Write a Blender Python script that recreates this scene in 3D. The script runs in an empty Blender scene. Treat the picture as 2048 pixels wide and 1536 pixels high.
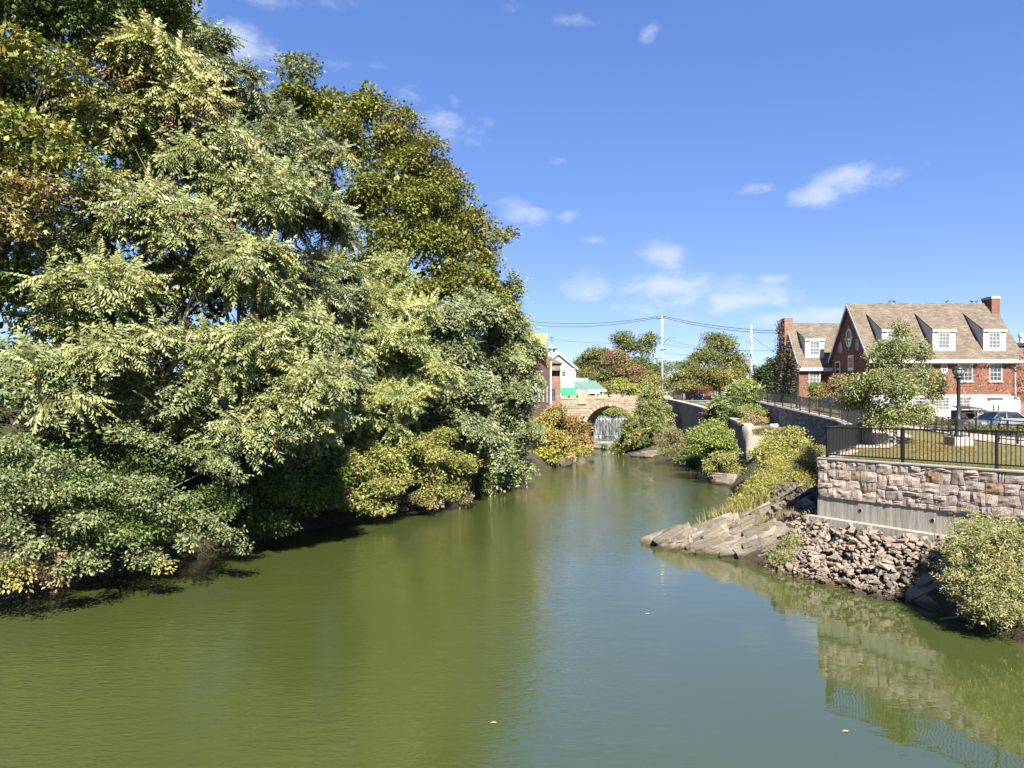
import bpy, math, random
import numpy as np
from mathutils import Vector, Matrix
R = math.radians
random.seed(7); rng = np.random.default_rng(7)
sc = bpy.context.scene
COL = sc.collection
# ------------------------------------------------------------------ camera
F, HX, HY, EYE = 1450.0, 1024.0, 825.0, 5.7          # focal length and horizon in photo pixels, eye height above the water
cam = bpy.data.objects.new('camera', bpy.data.cameras.new('camera'))
COL.objects.link(cam); sc.camera = cam
cam.location = (0, 0, EYE); cam.rotation_euler = (R(90), 0, 0)
cam.data.sensor_width = 36; cam.data.lens = F/2048*36
cam.data.shift_y = (HY-768)/2048; cam.data.clip_end = 6000; cam.data.clip_start = .1
def P(px, py, d): return Vector(((px-HX)/F*d, d, EYE+(HY-py)/F*d))
# ------------------------------------------------------------------ light
SUN_AZ, SUN_EL = 8.5, 42.0        # degrees to the right of straight behind the camera; height
sd = Vector((math.sin(R(SUN_AZ))*math.cos(R(SUN_EL)), -math.cos(R(SUN_AZ))*math.cos(R(SUN_EL)), math.sin(R(SUN_EL))))
sun = bpy.data.objects.new('sun', bpy.data.lights.new('sun', 'SUN')); COL.objects.link(sun)
sun.data.energy = 5.0; sun.data.angle = R(.53); sun.data.color = (1, .95, .86)
sun.rotation_euler = sd.to_track_quat('Z', 'Y').to_euler(); sun.location = (20, -20, 60)
w = bpy.data.worlds.new('World'); sc.world = w; w.use_nodes = True
wn, wl = w.node_tree.nodes, w.node_tree.links
bg = wn['Background']; bg.inputs[1].default_value = .052
sky = wn.new('ShaderNodeTexSky'); sky.sky_type = 'NISHITA'; sky.sun_disc = False
sky.sun_elevation = R(SUN_EL); sky.sun_rotation = R(180-SUN_AZ)
sky.air_density = .8; sky.dust_density = 0; sky.ozone_density = 4.0
def wmath(op, a, b=None, clamp=False):
    n = wn.new('ShaderNodeMath'); n.operation = op; n.use_clamp = clamp
    for i, v in enumerate((a, b)):
        if v is None: continue
        if isinstance(v, (int, float)): n.inputs[i].default_value = v
        else: wl.new(v, n.inputs[i])
    return n.outputs[0]
tc = wn.new('ShaderNodeTexCoord')
CLOUDS = [(365,12,60,26,.8),(470,92,80,34,1),(665,130,34,20,.7),(800,190,30,18,.7),(910,258,64,30,.85),(1040,426,48,24,.95),(1140,431,24,12,.9),
 (1330,506,42,24,.95),(1175,573,42,24,.9),(1340,573,84,22,.95),(1455,596,130,30,.95),(1600,634,110,20,.9),(1555,558,40,11,.9),(1628,386,55,22,1),(1690,366,80,30,.9),
 (1525,379,30,12,.8),(1180,480,24,7,.7),(1285,618,56,18,.6),(545,-4,80,16,.7),(700,6,80,20,.6),(1305,65,26,14,.7),(1145,40,50,12,.6),(1120,320,20,8,.6),(910,205,16,16,.6),
 (760,130,20,14,.5),(1010,10,40,10,.5),(1440,655,60,14,.5),(1760,330,30,14,.3)]
acc = None
for px, py, rx, ry, s in CLOUDS:
    c = Vector(((px-HX)/F, 1, (HY-py)/F)); k = 1/c.length; c.normalize()
    a = wn.new('ShaderNodeVectorMath'); a.operation = 'SUBTRACT'; wl.new(tc.outputs['Generated'], a.inputs[0]); a.inputs[1].default_value = c
    b = wn.new('ShaderNodeVectorMath'); b.operation = 'MULTIPLY'; wl.new(a.outputs[0], b.inputs[0])
    b.inputs[1].default_value = (F/rx/k, F/rx/k*.6, F/ry/k)
    l = wn.new('ShaderNodeVectorMath'); l.operation = 'LENGTH'; wl.new(b.outputs[0], l.inputs[0])
    m = wn.new('ShaderNodeMapRange'); m.interpolation_type = 'SMOOTHSTEP'; wl.new(l.outputs['Value'], m.inputs[0])
    m.inputs[1].default_value = 2.5; m.inputs[2].default_value = 0; m.inputs[3].default_value = 0; m.inputs[4].default_value = s
    acc = m.outputs[0] if acc is None else wmath('MAXIMUM', acc, m.outputs[0])
mp = wn.new('ShaderNodeMapping'); mp.inputs['Scale'].default_value = (1, 1, 1.9); mp.inputs['Rotation'].default_value = (0, R(14), 0); wl.new(tc.outputs['Generated'], mp.inputs[0])
n1 = wn.new('ShaderNodeTexNoise'); n1.inputs['Scale'].default_value = 17; n1.inputs['Detail'].default_value = 9; n1.inputs['Roughness'].default_value = .62; n1.inputs['Distortion'].default_value = .35
wl.new(mp.outputs[0], n1.inputs['Vector'])
den = wmath('ADD', wmath('MULTIPLY', acc, .56), wmath('MULTIPLY', n1.outputs['Fac'], 1.05))
cm = wn.new('ShaderNodeMapRange'); cm.interpolation_type = 'SMOOTHSTEP'; wl.new(den, cm.inputs[0])
cm.inputs[1].default_value = .74; cm.inputs[2].default_value = 1.22; cm.inputs[3].default_value = 0; cm.inputs[4].default_value = .56
hs = wn.new('ShaderNodeHueSaturation'); hs.inputs['Saturation'].default_value = 1.66; hs.inputs['Value'].default_value = 2.5; hs.inputs['Hue'].default_value = .523
gm = wn.new('ShaderNodeGamma'); gm.inputs[1].default_value = .5; wl.new(sky.outputs[0], gm.inputs[0]); wl.new(gm.outputs[0], hs.inputs['Color'])
mx = wn.new('ShaderNodeMix'); mx.data_type = 'RGBA'; wl.new(cm.outputs[0], mx.inputs[0]); wl.new(hs.outputs[0], mx.inputs[6]); mx.inputs[7].default_value = (5.6, 5.9, 6.5, 1)
wl.new(mx.outputs[2], bg.inputs[0])
vs = sc.view_settings; vs.view_transform = 'Standard'; vs.look = 'None'; vs.gamma = 1; vs.exposure = 1.72; vs.use_curve_mapping = False
sc.cycles.max_bounces = 6; sc.cycles.diffuse_bounces = 3; sc.cycles.glossy_bounces = 3; sc.cycles.transmission_bounces = 3; sc.cycles.transparent_max_bounces = 4
sc.cycles.caustics_reflective = False; sc.cycles.caustics_refractive = False

# ------------------------------------------------------------------ helpers
def tag(o, label=None, cat=None, group=None, kind=None):
    for k, v in (('label', label), ('category', cat), ('group', group), ('kind', kind)):
        if v: o[k] = v
    return o
def root(name, label, cat, loc=(0,0,0), group=None):
    o = bpy.data.objects.new(name, None); COL.objects.link(o); o.location = loc; o.empty_display_size = .3
    return tag(o, label, cat, group)
def link(name, me, mat=None, parent=None, smooth=False):
    """me holds world coordinates; under a parent they become local to it"""
    o = bpy.data.objects.new(name, me); COL.objects.link(o)
    if mat and not me.materials: me.materials.append(mat)
    if parent is not None:
        o.parent = parent
        off = Vector(parent.location) if parent.parent is None else Vector(parent.parent.location)+Vector(parent.location)
        me.transform(Matrix.Translation(-off))
    if smooth: me.shade_smooth()
    return o
class MB:
    def __init__(s): s.v, s.f = [], []
    def add(s, v, f):
        n = len(s.v); s.v += [tuple(x) for x in v]; s.f += [tuple(i+n for i in q) for q in f]; return s
    def box(s, x0, x1, y0, y1, z0, z1):
        return s.add([(x0,y0,z0),(x1,y0,z0),(x1,y1,z0),(x0,y1,z0),(x0,y0,z1),(x1,y0,z1),(x1,y1,z1),(x0,y1,z1)],
                     [(0,3,2,1),(4,5,6,7),(0,1,5,4),(1,2,6,5),(2,3,7,6),(3,0,4,7)])
    def obox(s, a, b, wd, h, up=Vector((0,0,1))):
        """bar from a to b, wd wide, h high, centred on the line"""
        a, b = Vector(a), Vector(b); d = (b-a).normalized(); sd_ = d.cross(up)
        sd_ = sd_.normalized()*wd/2 if sd_.length > 1e-4 else Vector((wd/2,0,0)); u = sd_.cross(d).normalized()*h/2
        v = [a-sd_-u, a+sd_-u, a+sd_+u, a-sd_+u, b-sd_-u, b+sd_-u, b+sd_+u, b-sd_+u]
        return s.add(v, [(0,3,2,1),(4,5,6,7),(0,1,5,4),(1,2,6,5),(2,3,7,6),(3,0,4,7)])
    def prism(s, poly, ext):
        """closed polygon (list of 3D points) extruded by vector ext"""
        n = len(poly); e = Vector(ext); v = [Vector(p) for p in poly]; v += [p+e for p in v]
        f = [tuple(range(n))[::-1], tuple(range(n, 2*n))] + [(i, (i+1) % n, n+(i+1) % n, n+i) for i in range(n)]
        return s.add(v, f)
    def tube(s, pts, rad, n=7, cap=True):
        pts = [Vector(p) for p in pts]; rad = rad if hasattr(rad, '__len__') else [rad]*len(pts); v = []; f = []
        for i, p in enumerate(pts):
            d = (pts[min(i+1, len(pts)-1)]-pts[max(i-1, 0)]).normalized()
            a = d.orthogonal().normalized() if abs(d.z) < .95 else Vector((1,0,0)); 
            a = (a-d*a.dot(d)).normalized(); b = d.cross(a)
            if i and (a-pa).length > .9: 
                a = (pa-d*pa.dot(d)).normalized(); b = d.cross(a)
            pa = a
            for k in range(n):
                t = 2*math.pi*k/n; v.append(p+(a*math.cos(t)+b*math.sin(t))*rad[i])
        for i in range(len(pts)-1):
            for k in range(n): f.append((i*n+k, i*n+(k+1) % n, (i+1)*n+(k+1) % n, (i+1)*n+k))
        if cap: f += [tuple(range(n))[::-1], tuple(range((len(pts)-1)*n, len(pts)*n))]
        return s.add(v, f)
    def lathe(s, prof, c=(0,0,0), n=12):
        v = []; f = []; m = len(prof)
        for r, z in prof:
            for k in range(n):
                t = 2*math.pi*k/n; v.append((c[0]+r*math.cos(t), c[1]+r*math.sin(t), c[2]+z))
        for i in range(m-1):
            for k in range(n): f.append((i*n+k, i*n+(k+1) % n, (i+1)*n+(k+1) % n, (i+1)*n+k))
        f += [tuple(range(n))[::-1], tuple(range((m-1)*n, m*n))]
        return s.add(v, f)
    def me(s, name):
        m = bpy.data.meshes.new(name); m.from_pydata(s.v, [], s.f); m.update(); return m
    def build(s, name, mat, parent=None, smooth=False): return link(name, s.me(name), mat, parent, smooth)
def copy_tree(o, parent=None):
    c = o.copy(); COL.objects.link(c)
    if parent is not None: c.parent = parent
    for ch in list(o.children): copy_tree(ch, c)
    return c
_h = np.random.default_rng(3).random((64, 64, 64))
def vnoise(p, s=1.0):
    """smooth value noise, p (...,3), 0..1"""
    q = np.asarray(p, float)*s; i = np.floor(q).astype(int); t = q-i; t = t*t*(3-2*t); i &= 63; j = (i+1) & 63
    x0, y0, z0 = i[..., 0], i[..., 1], i[..., 2]; x1, y1, z1 = j[..., 0], j[..., 1], j[..., 2]; a, b, c = t[..., 0], t[..., 1], t[..., 2]
    L = lambda u, v, k: u+(v-u)*k
    return L(L(L(_h[x0,y0,z0], _h[x1,y0,z0], a), L(_h[x0,y1,z0], _h[x1,y1,z0], a), b), L(L(_h[x0,y0,z1], _h[x1,y0,z1], a), L(_h[x0,y1,z1], _h[x1,y1,z1], a), b), c)
def fbm(p, s=1.0, o=3): return sum(vnoise(p, s*2**k)/2**(k+1) for k in range(o))
# ------------------------------------------------------------------ materials
ALB = .66      # common albedo factor for the exposure used
KEEP = {'white_paint','white_clapboard','white_canvas','white_plastic','leaf','dry_leaf','waxy_leaf','black_paint','foam'}
def wetband(t, c, top=.2):
    g = t.n.new('ShaderNodeNewGeometry'); s = t.n.new('ShaderNodeSeparateXYZ'); t.l.new(g.outputs['Position'], s.inputs[0])
    z = t.math('ADD', s.outputs[2], t.math('MULTIPLY', t.math('SUBTRACT', t.noise(2.5, 4), .5), .35))
    return t.mix(t.ramp(t.math('DIVIDE', z, top*2), [(.25, (1,1,1)), (.6, (0,0,0))]), c, t.mix(1.0, c, (.34,.32,.24), 'MULTIPLY'))
class NT:
    def __init__(s, name):
        s.m = bpy.data.materials.new(name); s.m.use_nodes = True; s.n = s.m.node_tree.nodes; s.l = s.m.node_tree.links; s.b = s.n['Principled BSDF']; s.o = s.n['Material Output']
    def new(s, t, **kw):
        n = s.n.new('ShaderNode'+t)
        for k, v in kw.items():
            k = k.replace('_', ' ')
            if k in n.inputs: s.put(v, n.inputs[k])
        return n
    def put(s, v, inp):
        if hasattr(v, 'is_output'): s.l.new(v, inp)
        else:
            inp.default_value = (*v, 1) if (isinstance(v, tuple) and len(v) == 3 and inp.type == 'RGBA') else v
    def coord(s, scale=(1,1,1), kind='Object'):
        t = s.n.new('ShaderNodeTexCoord'); m = s.n.new('ShaderNodeMapping'); m.inputs['Scale'].default_value = scale; s.l.new(t.outputs[kind], m.inputs[0]); return m.outputs[0]
    def noise(s, scale, detail=5, rough=.6, vec=None, dist=0):
        n = s.new('TexNoise', Scale=scale, Detail=detail, Roughness=rough, Distortion=dist)
        s.l.new(vec if vec is not None else s.coord(), n.inputs['Vector']); return n.outputs['Fac']
    def ramp(s, fac, stops):
        n = s.n.new('ShaderNodeValToRGB'); s.l.new(fac, n.inputs[0]); e = n.color_ramp.elements
        while len(e) < len(stops): e.new(.5)
        for k, (p, c) in enumerate(stops): e[k].position = p; e[k].color = (*c, 1) if len(c) == 3 else c
        return n.outputs[0]
    def mix(s, f, a, b, mode='MIX'):
        n = s.n.new('ShaderNodeMix'); n.data_type = 'RGBA'; n.blend_type = mode
        for v, i in ((f, 0), (a, 6), (b, 7)): s.put(v, n.inputs[i])
        return n.outputs[2]
    def math(s, op, a, b=0.0):
        n = s.n.new('ShaderNodeMath'); n.operation = op; s.put(a, n.inputs[0]); s.put(b, n.inputs[1]); return n.outputs[0]
    def bump(s, h, strength=.5, dist=.02):
        n = s.n.new('ShaderNodeBump'); n.inputs['Strength'].default_value = strength; n.inputs['Distance'].default_value = dist; s.l.new(h, n.inputs['Height'])
        s.l.new(n.outputs[0], s.b.inputs['Normal']); return n
    def set(s, **kw):
        if 'Base_Color' in kw and s.m.name not in KEEP: kw['Base_Color'] = s.mix(1.0, kw['Base_Color'], (ALB,)*3, 'MULTIPLY')
        for k, v in kw.items(): s.put(v, s.b.inputs[k.replace('_', ' ')])
        return s.m
def rnd_tint(t, col, amount=.25):
    oi = t.n.new('ShaderNodeObjectInfo'); 
    v = t.math('ADD', t.math('MULTIPLY', oi.outputs['Random'], 2*amount), 1-amount)
    cb = t.n.new('ShaderNodeCombineColor'); [t.l.new(v, cb.inputs[i]) for i in range(3)]
    return t.mix(1.0, col, cb.outputs[0], 'MULTIPLY')
def simple(name, c, rough=.7, var=.18, scale=3, bump=0, metal=0, bscale=None, spec=.5):
    t = NT(name); a = tuple(x*(1-var) for x in c); b = tuple(min(1, x*(1+var)) for x in c)
    col = t.ramp(t.noise(scale, 6), [(.3, a), (.7, b)])
    if bump: t.bump(t.noise(bscale or scale*4, 6), bump, .03)
    return t.set(Base_Color=col, Roughness=rough, Metallic=metal, Specular_IOR_Level=spec)
M = {}
def leafmat(name, rough=.45, spec=.35, trans=.3):
    t = NT(name); a = t.n.new('ShaderNodeAttribute'); a.attribute_name = 'col'
    t.set(Base_Color=a.outputs['Color'], Roughness=rough, Specular_IOR_Level=spec)
    tr = t.n.new('ShaderNodeBsdfTranslucent'); t.l.new(t.mix(1.0, a.outputs['Color'], (1.25, 1.25, .55), 'MULTIPLY'), tr.inputs['Color'])
    mxs = t.n.new('ShaderNodeMixShader'); mxs.inputs[0].default_value = trans
    t.l.new(t.b.outputs[0], mxs.inputs[1]); t.l.new(tr.outputs[0], mxs.inputs[2]); t.l.new(mxs.outputs[0], t.o.inputs[0]); return t.m
M['leaf'] = leafmat('leaf', .5, .3, .15); M['dryleaf'] = leafmat('dry_leaf', .7, .15, .25)
M['waxy'] = leafmat('waxy_leaf', .48, .45, .12)
t = NT('bark'); n = t.noise(6, 8, .7, t.coord((1, 1, .25))); t.bump(n, .8, .05); M['bark'] = t.set(Base_Color=t.ramp(n, [(.3, (.055,.043,.032)), (.7, (.17,.145,.115))]), Roughness=.9)
t = NT('pale_bark'); n = t.noise(9, 8, .7, t.coord((1, 1, .3))); t.bump(n, .6, .03); M['palebark'] = t.set(Base_Color=t.ramp(n, [(.3, (.16,.14,.115)), (.7, (.36,.33,.28))]), Roughness=.9)
def stonemat(name, stops, bumps=.9, scale=7, tint=.28, wet=False):
    t = NT(name); v = t.coord(); n = t.noise(scale, 8, .65, v); n2 = t.noise(scale*5, 6, .7, v)
    c = t.mix(.3, t.ramp(n, stops), t.ramp(n2, [(.3, (.28,.26,.25)), (.65, (.66,.6,.56))]), 'OVERLAY'); c = rnd_tint(t, c, tint)
    if wet: c = wetband(t, c)
    h = t.math('ADD', n, t.math('MULTIPLY', n2, .45)); t.bump(h, bumps, .04); return t.set(Base_Color=c, Roughness=.88, Specular_IOR_Level=.25)
M['pinkstone'] = stonemat('pink_granite', [(.25, (.42,.325,.27)), (.5, (.58,.47,.40)), (.75, (.68,.585,.51))])
M['ochrestone'] = stonemat('ochre_granite', [(.25, (.26,.16,.09)), (.5, (.42,.27,.16)), (.75, (.50,.38,.27))])
M['greystone'] = stonemat('grey_fieldstone', [(.25, (.17,.165,.155)), (.5, (.29,.275,.255)), (.75, (.40,.38,.35))], .8, 5, .4)
M['bridgestone'] = stonemat('bridge_sandstone', [(.25, (.29,.225,.155)), (.5, (.42,.335,.24)), (.75, (.51,.42,.32))], .6, 2.5, .22)
M['riprap'] = stonemat('brown_trap_rock', [(.25, (.155,.122,.094)), (.5, (.265,.216,.17)), (.75, (.38,.325,.265))], .6, 8, .45, True)
M['wetrock'] = stonemat('wet_grey_rock', [(.25, (.10,.085,.07)), (.5, (.19,.165,.13)), (.75, (.33,.29,.24))], .6, 8, .35, True)
t = NT('layered_schist'); v = t.coord(); rot = t.n.new('ShaderNodeMapping'); rot.inputs['Rotation'].default_value = (R(8), R(24), R(20)); rot.inputs['Scale'].default_value = (.55, .8, 9); t.l.new(v, rot.inputs[0])
n = t.noise(1.6, 9, .7, rot.outputs[0], .3); n2 = t.noise(5, 8, .7, v); c = t.ramp(n, [(.3, (.07,.06,.045)), (.45, (.22,.19,.145)), (.6, (.34,.30,.235)), (.8, (.44,.40,.33))])
c = t.mix(t.ramp(n2, [(.42, (0,0,0)), (.62, (.75,.75,.75))]), c, (.24,.19,.12)); t.bump(t.math('ADD', t.math('MULTIPLY', n, 1.4), t.math('MULTIPLY', n2, .5)), 1, .07); M['schist'] = t.set(Base_Color=wetband(t, rnd_tint(t, c, .38)), Roughness=.8, Specular_IOR_Level=.3)
t = NT('mortar'); n = t.noise(20, 6); t.bump(n, .5, .02); M['mortar'] = t.set(Base_Color=t.ramp(n, [(.3, (.075,.065,.055)), (.7, (.14,.125,.105))]), Roughness=.95)
t = NT('stained_concrete'); v = t.coord((3.2, 3.2, .22)); n = t.noise(2.2, 8, .7, v); n2 = t.noise(1.3, 6, .6)
c = t.mix(t.ramp(n, [(.40, (1,1,1)), (.58, (0,0,0))]), (.52,.48,.41), (.26,.235,.19)); c = t.mix(t.ramp(n2, [(.4, (0,0,0)), (.7, (.6,.6,.6))]), c, (.42,.39,.32)); t.bump(t.noise(14, 8), .25, .02); M['concrete'] = t.set(Base_Color=c, Roughness=.9)
M['palecon'] = simple('pale_concrete', (.47,.43,.37), .9, .15, 1.5, .3)
M['buttress'] = simple('lichened_concrete', (.36,.32,.25), .95, .35, 1.3, .6, bscale=5)
M['oldcon'] = simple('weathered_concrete', (.25,.225,.185), .95, .4, 1.1, .6, bscale=4)
M['paver'] = simple('pink_paving', (.47,.36,.29), .9, .12, 2, .2)
M['black'] = simple('black_paint', (.012,.012,.013), .35, .2, 5)
M['darkmetal'] = simple('dark_green_metal', (.035,.04,.038), .4, .2, 6)
M['white'] = simple('white_paint', (.50,.50,.49), .55, .04, 2)
M['siding'] = None
def bands(name, c, period, axis='Z', rough=.6, depth=.4):
    t = NT(name); v = t.n.new('ShaderNodeTexCoord').outputs['Object']; s = t.n.new('ShaderNodeSeparateXYZ'); t.l.new(v, s.inputs[0])
    f = t.math('FRACT', t.math('DIVIDE', s.outputs[axis], period)); n = t.noise(2, 5)
    col = t.mix(t.ramp(f, [(0, (0,0,0)), (.08, (.0,.0,.0)), (.14, (1,1,1))]), tuple(x*.55 for x in c), t.ramp(n, [(.3, tuple(x*.93 for x in c)), (.7, c)]))
    t.bump(f, depth, .03); return t.set(Base_Color=col, Roughness=rough)
M['siding'] = bands('white_clapboard', (.47,.47,.47), .14)
M['greenroof'] = bands('green_standing_seam', (.17,.30,.24), .45, 'X', .45)
def brickmat(name, c1, c2, mortar, bw=.22, bh=.075, rough=.9, msize=.012, roof=False):
    t = NT(name); v = t.n.new('ShaderNodeTexCoord').outputs['Object']; s = t.n.new('ShaderNodeSeparateXYZ'); t.l.new(v, s.inputs[0])
    cb = t.n.new('ShaderNodeCombineXYZ'); t.l.new(t.math('ADD', s.outputs[0], s.outputs[1]) if not roof else s.outputs[0], cb.inputs[0]); t.l.new(s.outputs[2] if not roof else t.math('MULTIPLY', s.outputs[2], 1.32), cb.inputs[1])
    b = t.new('TexBrick', Vector=cb.outputs[0], Scale=1.0, Mortar_Size=msize, Brick_Width=bw, Row_Height=bh, Color1=c1, Color2=c2, Mortar=mortar)
    b.inputs['Bias'].default_value = -.1; b.inputs['Mortar Smooth'].default_value = .3
    n = t.noise(1.1, 6, .65); n2 = t.noise(7, 4)
    col = t.mix(.5, b.outputs['Color'], t.ramp(n, [(.3, (.32,.30,.28)), (.7, (.68,.66,.62))]), 'OVERLAY'); col = t.mix(.3, col, t.ramp(n2, [(.3, (.22,.22,.22)), (.7, (.78,.78,.78))]), 'OVERLAY')
    t.bump(b.outputs['Fac'], -.35, .02); return t.set(Base_Color=col, Roughness=rough, Specular_IOR_Level=.2)
M['brick'] = brickmat('red_brick', (.19,.058,.036), (.24,.083,.053), (.27,.20,.165), .24, .085)
M['oldbrick'] = brickmat('old_brown_brick', (.22,.10,.07), (.30,.15,.10), (.38,.32,.27), .3, .12)
M['shingle'] = brickmat('tan_shingles', (.165,.132,.102), (.255,.21,.165), (.085,.067,.05), .42, .16, .95, .014, True)
M['greyshingle'] = brickmat('grey_shingles', (.17,.15,.13), (.25,.225,.2), (.10,.09,.08), .45, .2, .95, .014, True)
t = NT('window_glass'); M['glass'] = t.set(Base_Color=t.ramp(t.noise(1.2, 3), [(.35, (.02,.025,.028)), (.65, (.09,.10,.105))]), Roughness=.06, Specular_IOR_Level=.9)
t = NT('curtained_glass'); M['curtain'] = t.set(Base_Color=t.ramp(t.noise(2.5, 3, .5, t.coord((6,6,.3))), [(.35, (.10,.10,.10)), (.65, (.24,.24,.235))]), Roughness=.12, Specular_IOR_Level=.8)
t = NT('car_glass'); M['carglass'] = t.set(Base_Color=(.02,.03,.04), Roughness=.04, Specular_IOR_Level=1.0)
M['orange'] = simple('orange_trim', (.66,.36,.09), .7, .08, 2)
M['canvasgreen'] = simple('green_canvas', (.03,.36,.15), .8, .08, 3)
M['canvaswhite'] = simple('white_canvas', (.78,.78,.76), .85, .04, 3)
M['blackcanvas'] = simple('black_canvas', (.015,.015,.016), .8, .2, 3)
M['pole'] = simple('weathered_pole', (.50,.47,.43), .9, .15, 3, .3)
M['wire'] = simple('grey_wire', (.10,.10,.11), .6, .1, 3)
M['steel'] = simple('galvanised_steel', (.36,.36,.36), .5, .1, 5, metal=.6)
t = NT('dry_lawn'); v = t.coord(); n = t.noise(.5, 6, .6, v); n2 = t.noise(9, 7, .75, v); n3 = t.noise(2.2, 7, .75, v)
c = t.ramp(n2, [(.3, (.11,.115,.04)), (.5, (.20,.185,.07)), (.72, (.33,.27,.13))]); c = t.mix(t.ramp(n3, [(.52, (0,0,0)), (.66, (.6,.6,.6))]), c, (.34,.20,.10)); c = t.mix(t.ramp(n, [(.4, (0,0,0)), (.62, (.3,.3,.3))]), c, (.13,.14,.045))
t.bump(n2, .9, .05); M['lawn'] = t.set(Base_Color=c, Roughness=.95, Specular_IOR_Level=.1)
t = NT('bank_soil'); n = t.noise(2.2, 8, .7); n2 = t.noise(11, 6, .7); t.bump(t.math('ADD', n, n2), .9, .12); M['soil'] = t.set(Base_Color=t.ramp(n, [(.3, (.04,.034,.022)), (.5, (.095,.08,.05)), (.72, (.175,.145,.095))]), Roughness=.95, Specular_IOR_Level=.15)
M['asphalt'] = simple('asphalt', (.055,.055,.057), .9, .2, 2, .2)
# water: murky green body, rippled mirror surface
t = NT('river_water'); v = t.coord((.72, 1.9, 1)); va = t.coord((.22, .8, 1))
n1_ = t.noise(2.6, 3, .55, v, 1.3); n2_ = t.noise(7.5, 3, .5, v, .3); n3_ = t.noise(.7, 2, .5, va, .8); n4_ = t.noise(.09, 3, .5, t.coord((1, .5, 1)))
h = t.math('ADD', t.math('ADD', t.math('MULTIPLY', n1_, .75), t.math('MULTIPLY', n2_, .34)), t.math('MULTIPLY', n3_, .8))
h = t.math('MULTIPLY', h, t.ramp(n4_, [(.36, (.25,.25,.25)), (.62, (1.3,1.3,1.3))])); sx = t.n.new('ShaderNodeSeparateXYZ'); t.l.new(t.n.new('ShaderNodeTexCoord').outputs['Object'], sx.inputs[0])
def sstep(v_, a, b):
    m = t.n.new('ShaderNodeMapRange'); m.interpolation_type = 'SMOOTHSTEP'; t.l.new(v_, m.inputs[0]); m.inputs[1].default_value = a; m.inputs[2].default_value = b; return m.outputs[0]
calm = t.math('MULTIPLY', sstep(sx.outputs[0], -.5, 5.5), sstep(sx.outputs[1], 36, 24))          # lee of the right bank
h = t.math('MULTIPLY', h, t.math('SUBTRACT', 1.0, t.math('MULTIPLY', calm, .95)))
h = t.math('ADD', h, t.math('MULTIPLY', t.noise(.9, 2, .45, t.coord((.8, 1.5, 1)), .9), .24)); bpn = t.bump(h, .7, .036)
t.set(Base_Color=t.ramp(n4_, [(.35, (.064,.084,.019)), (.65, (.074,.092,.024))]), Roughness=.004, IOR=2.3, Specular_IOR_Level=.5); M['water'] = t.m
t = NT('falling_water'); n = t.noise(2.4, 6, .65, t.coord((4, 4, .16))); t.bump(n, .4, .1)
M['fall'] = t.set(Base_Color=t.ramp(n, [(.42, (.05,.055,.05)), (.55, (.18,.19,.19)), (.68, (.55,.56,.57))]), Roughness=.25)
M['foam'] = simple('foam', (.6,.62,.62), .4, .2, 5)
M['trap'] = simple('white_plastic', (.72,.73,.75), .5, .05, 4)
M['redpaint'] = simple('red_paint', (.42,.03,.02), .5, .1, 2)
def carpaint(name, c):
    t = NT(name); return t.set(Base_Color=c, Roughness=.25, Metallic=.55, Coat_Weight=.7, Coat_Roughness=.08)
M['silver'] = carpaint('silver_paint', (.55,.56,.57)); M['carwhite'] = carpaint('white_car_paint', (.75,.75,.74)); M['cardark'] = carpaint('dark_car_paint', (.03,.035,.045))
M['tyre'] = simple('rubber', (.02,.02,.02), .9, .1, 4); M['rim'] = simple('rim', (.4,.4,.41), .35, .1, 4, metal=.8)
t = NT('lamp_glass'); M['lampglass'] = t.set(Base_Color=(.62,.62,.58), Roughness=.15, Transmission_Weight=.45)
# ================================================================== the setting
def struct(o): o['kind'] = 'structure'; return o
def resample(pts, step):
    pts = [np.array(p, float) for p in pts]; out = []
    for a, b in zip(pts[:-1], pts[1:]):
        n = max(1, int(round(np.linalg.norm((b-a)[:2])/step))); out += [a+(b-a)*k/n for k in range(n)]
    return out+[pts[-1]]
def loft(name, rows, mat, rough=0.0, fixed=(0,), smooth=True, s=1.2):
    """rows: list of lists of points (same length)"""
    nr, nc = len(rows), len(rows[0]); V = np.array(rows, float).reshape(nr, nc, 3)
    if rough:
        d = (fbm(V, s, 3)-.44)*2*rough
        for c in fixed: d[:, c] = 0
        V[..., 2] += d
    f = [(i*nc+j, (i+1)*nc+j, (i+1)*nc+j+1, i*nc+j+1) for i in range(nr-1) for j in range(nc-1)]
    m = bpy.data.meshes.new(name); m.from_pydata([tuple(p) for p in V.reshape(-1, 3)], [], f); m.update()
    return link(name, m, mat, None, smooth)
# water
wb = MB(); wb.add([(-60,-40,0),(60,-40,0),(60,119,0),(-60,119,0)], [(0,1,2,3)]); struct(wb.build('river_water', M['water']))
wb = MB(); wb.add([(8,117.6,1.05),(30,117.6,1.05),(36,146,1.05),(12,146,1.05)], [(0,1,2,3)]); struct(wb.build('upstream_pool_water', M['water']))
wb = MB(); wb.add([(-2500,-400,-1.6),(2500,-400,-1.6),(2500,130,-1.6),(-2500,130,-1.6)], [(0,1,2,3)]); struct(wb.build('river_bed', M['soil']))
wb = MB(); wb.add([(-2500,139,7.2),(10,139,7.2),(10,2500,7.2),(-2500,2500,7.2)], [(0,1,2,3)]); wb.add([(10,158,7.2),(2500,158,7.2),(2500,2500,7.2),(10,2500,7.2)], [(0,1,2,3)]); wb.add([(29,126,7.2),(2500,126,7.2),(2500,157.99,7.2),(33,157.99,7.2)], [(0,1,2,3)]); struct(wb.build('ground', M['lawn']))
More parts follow.
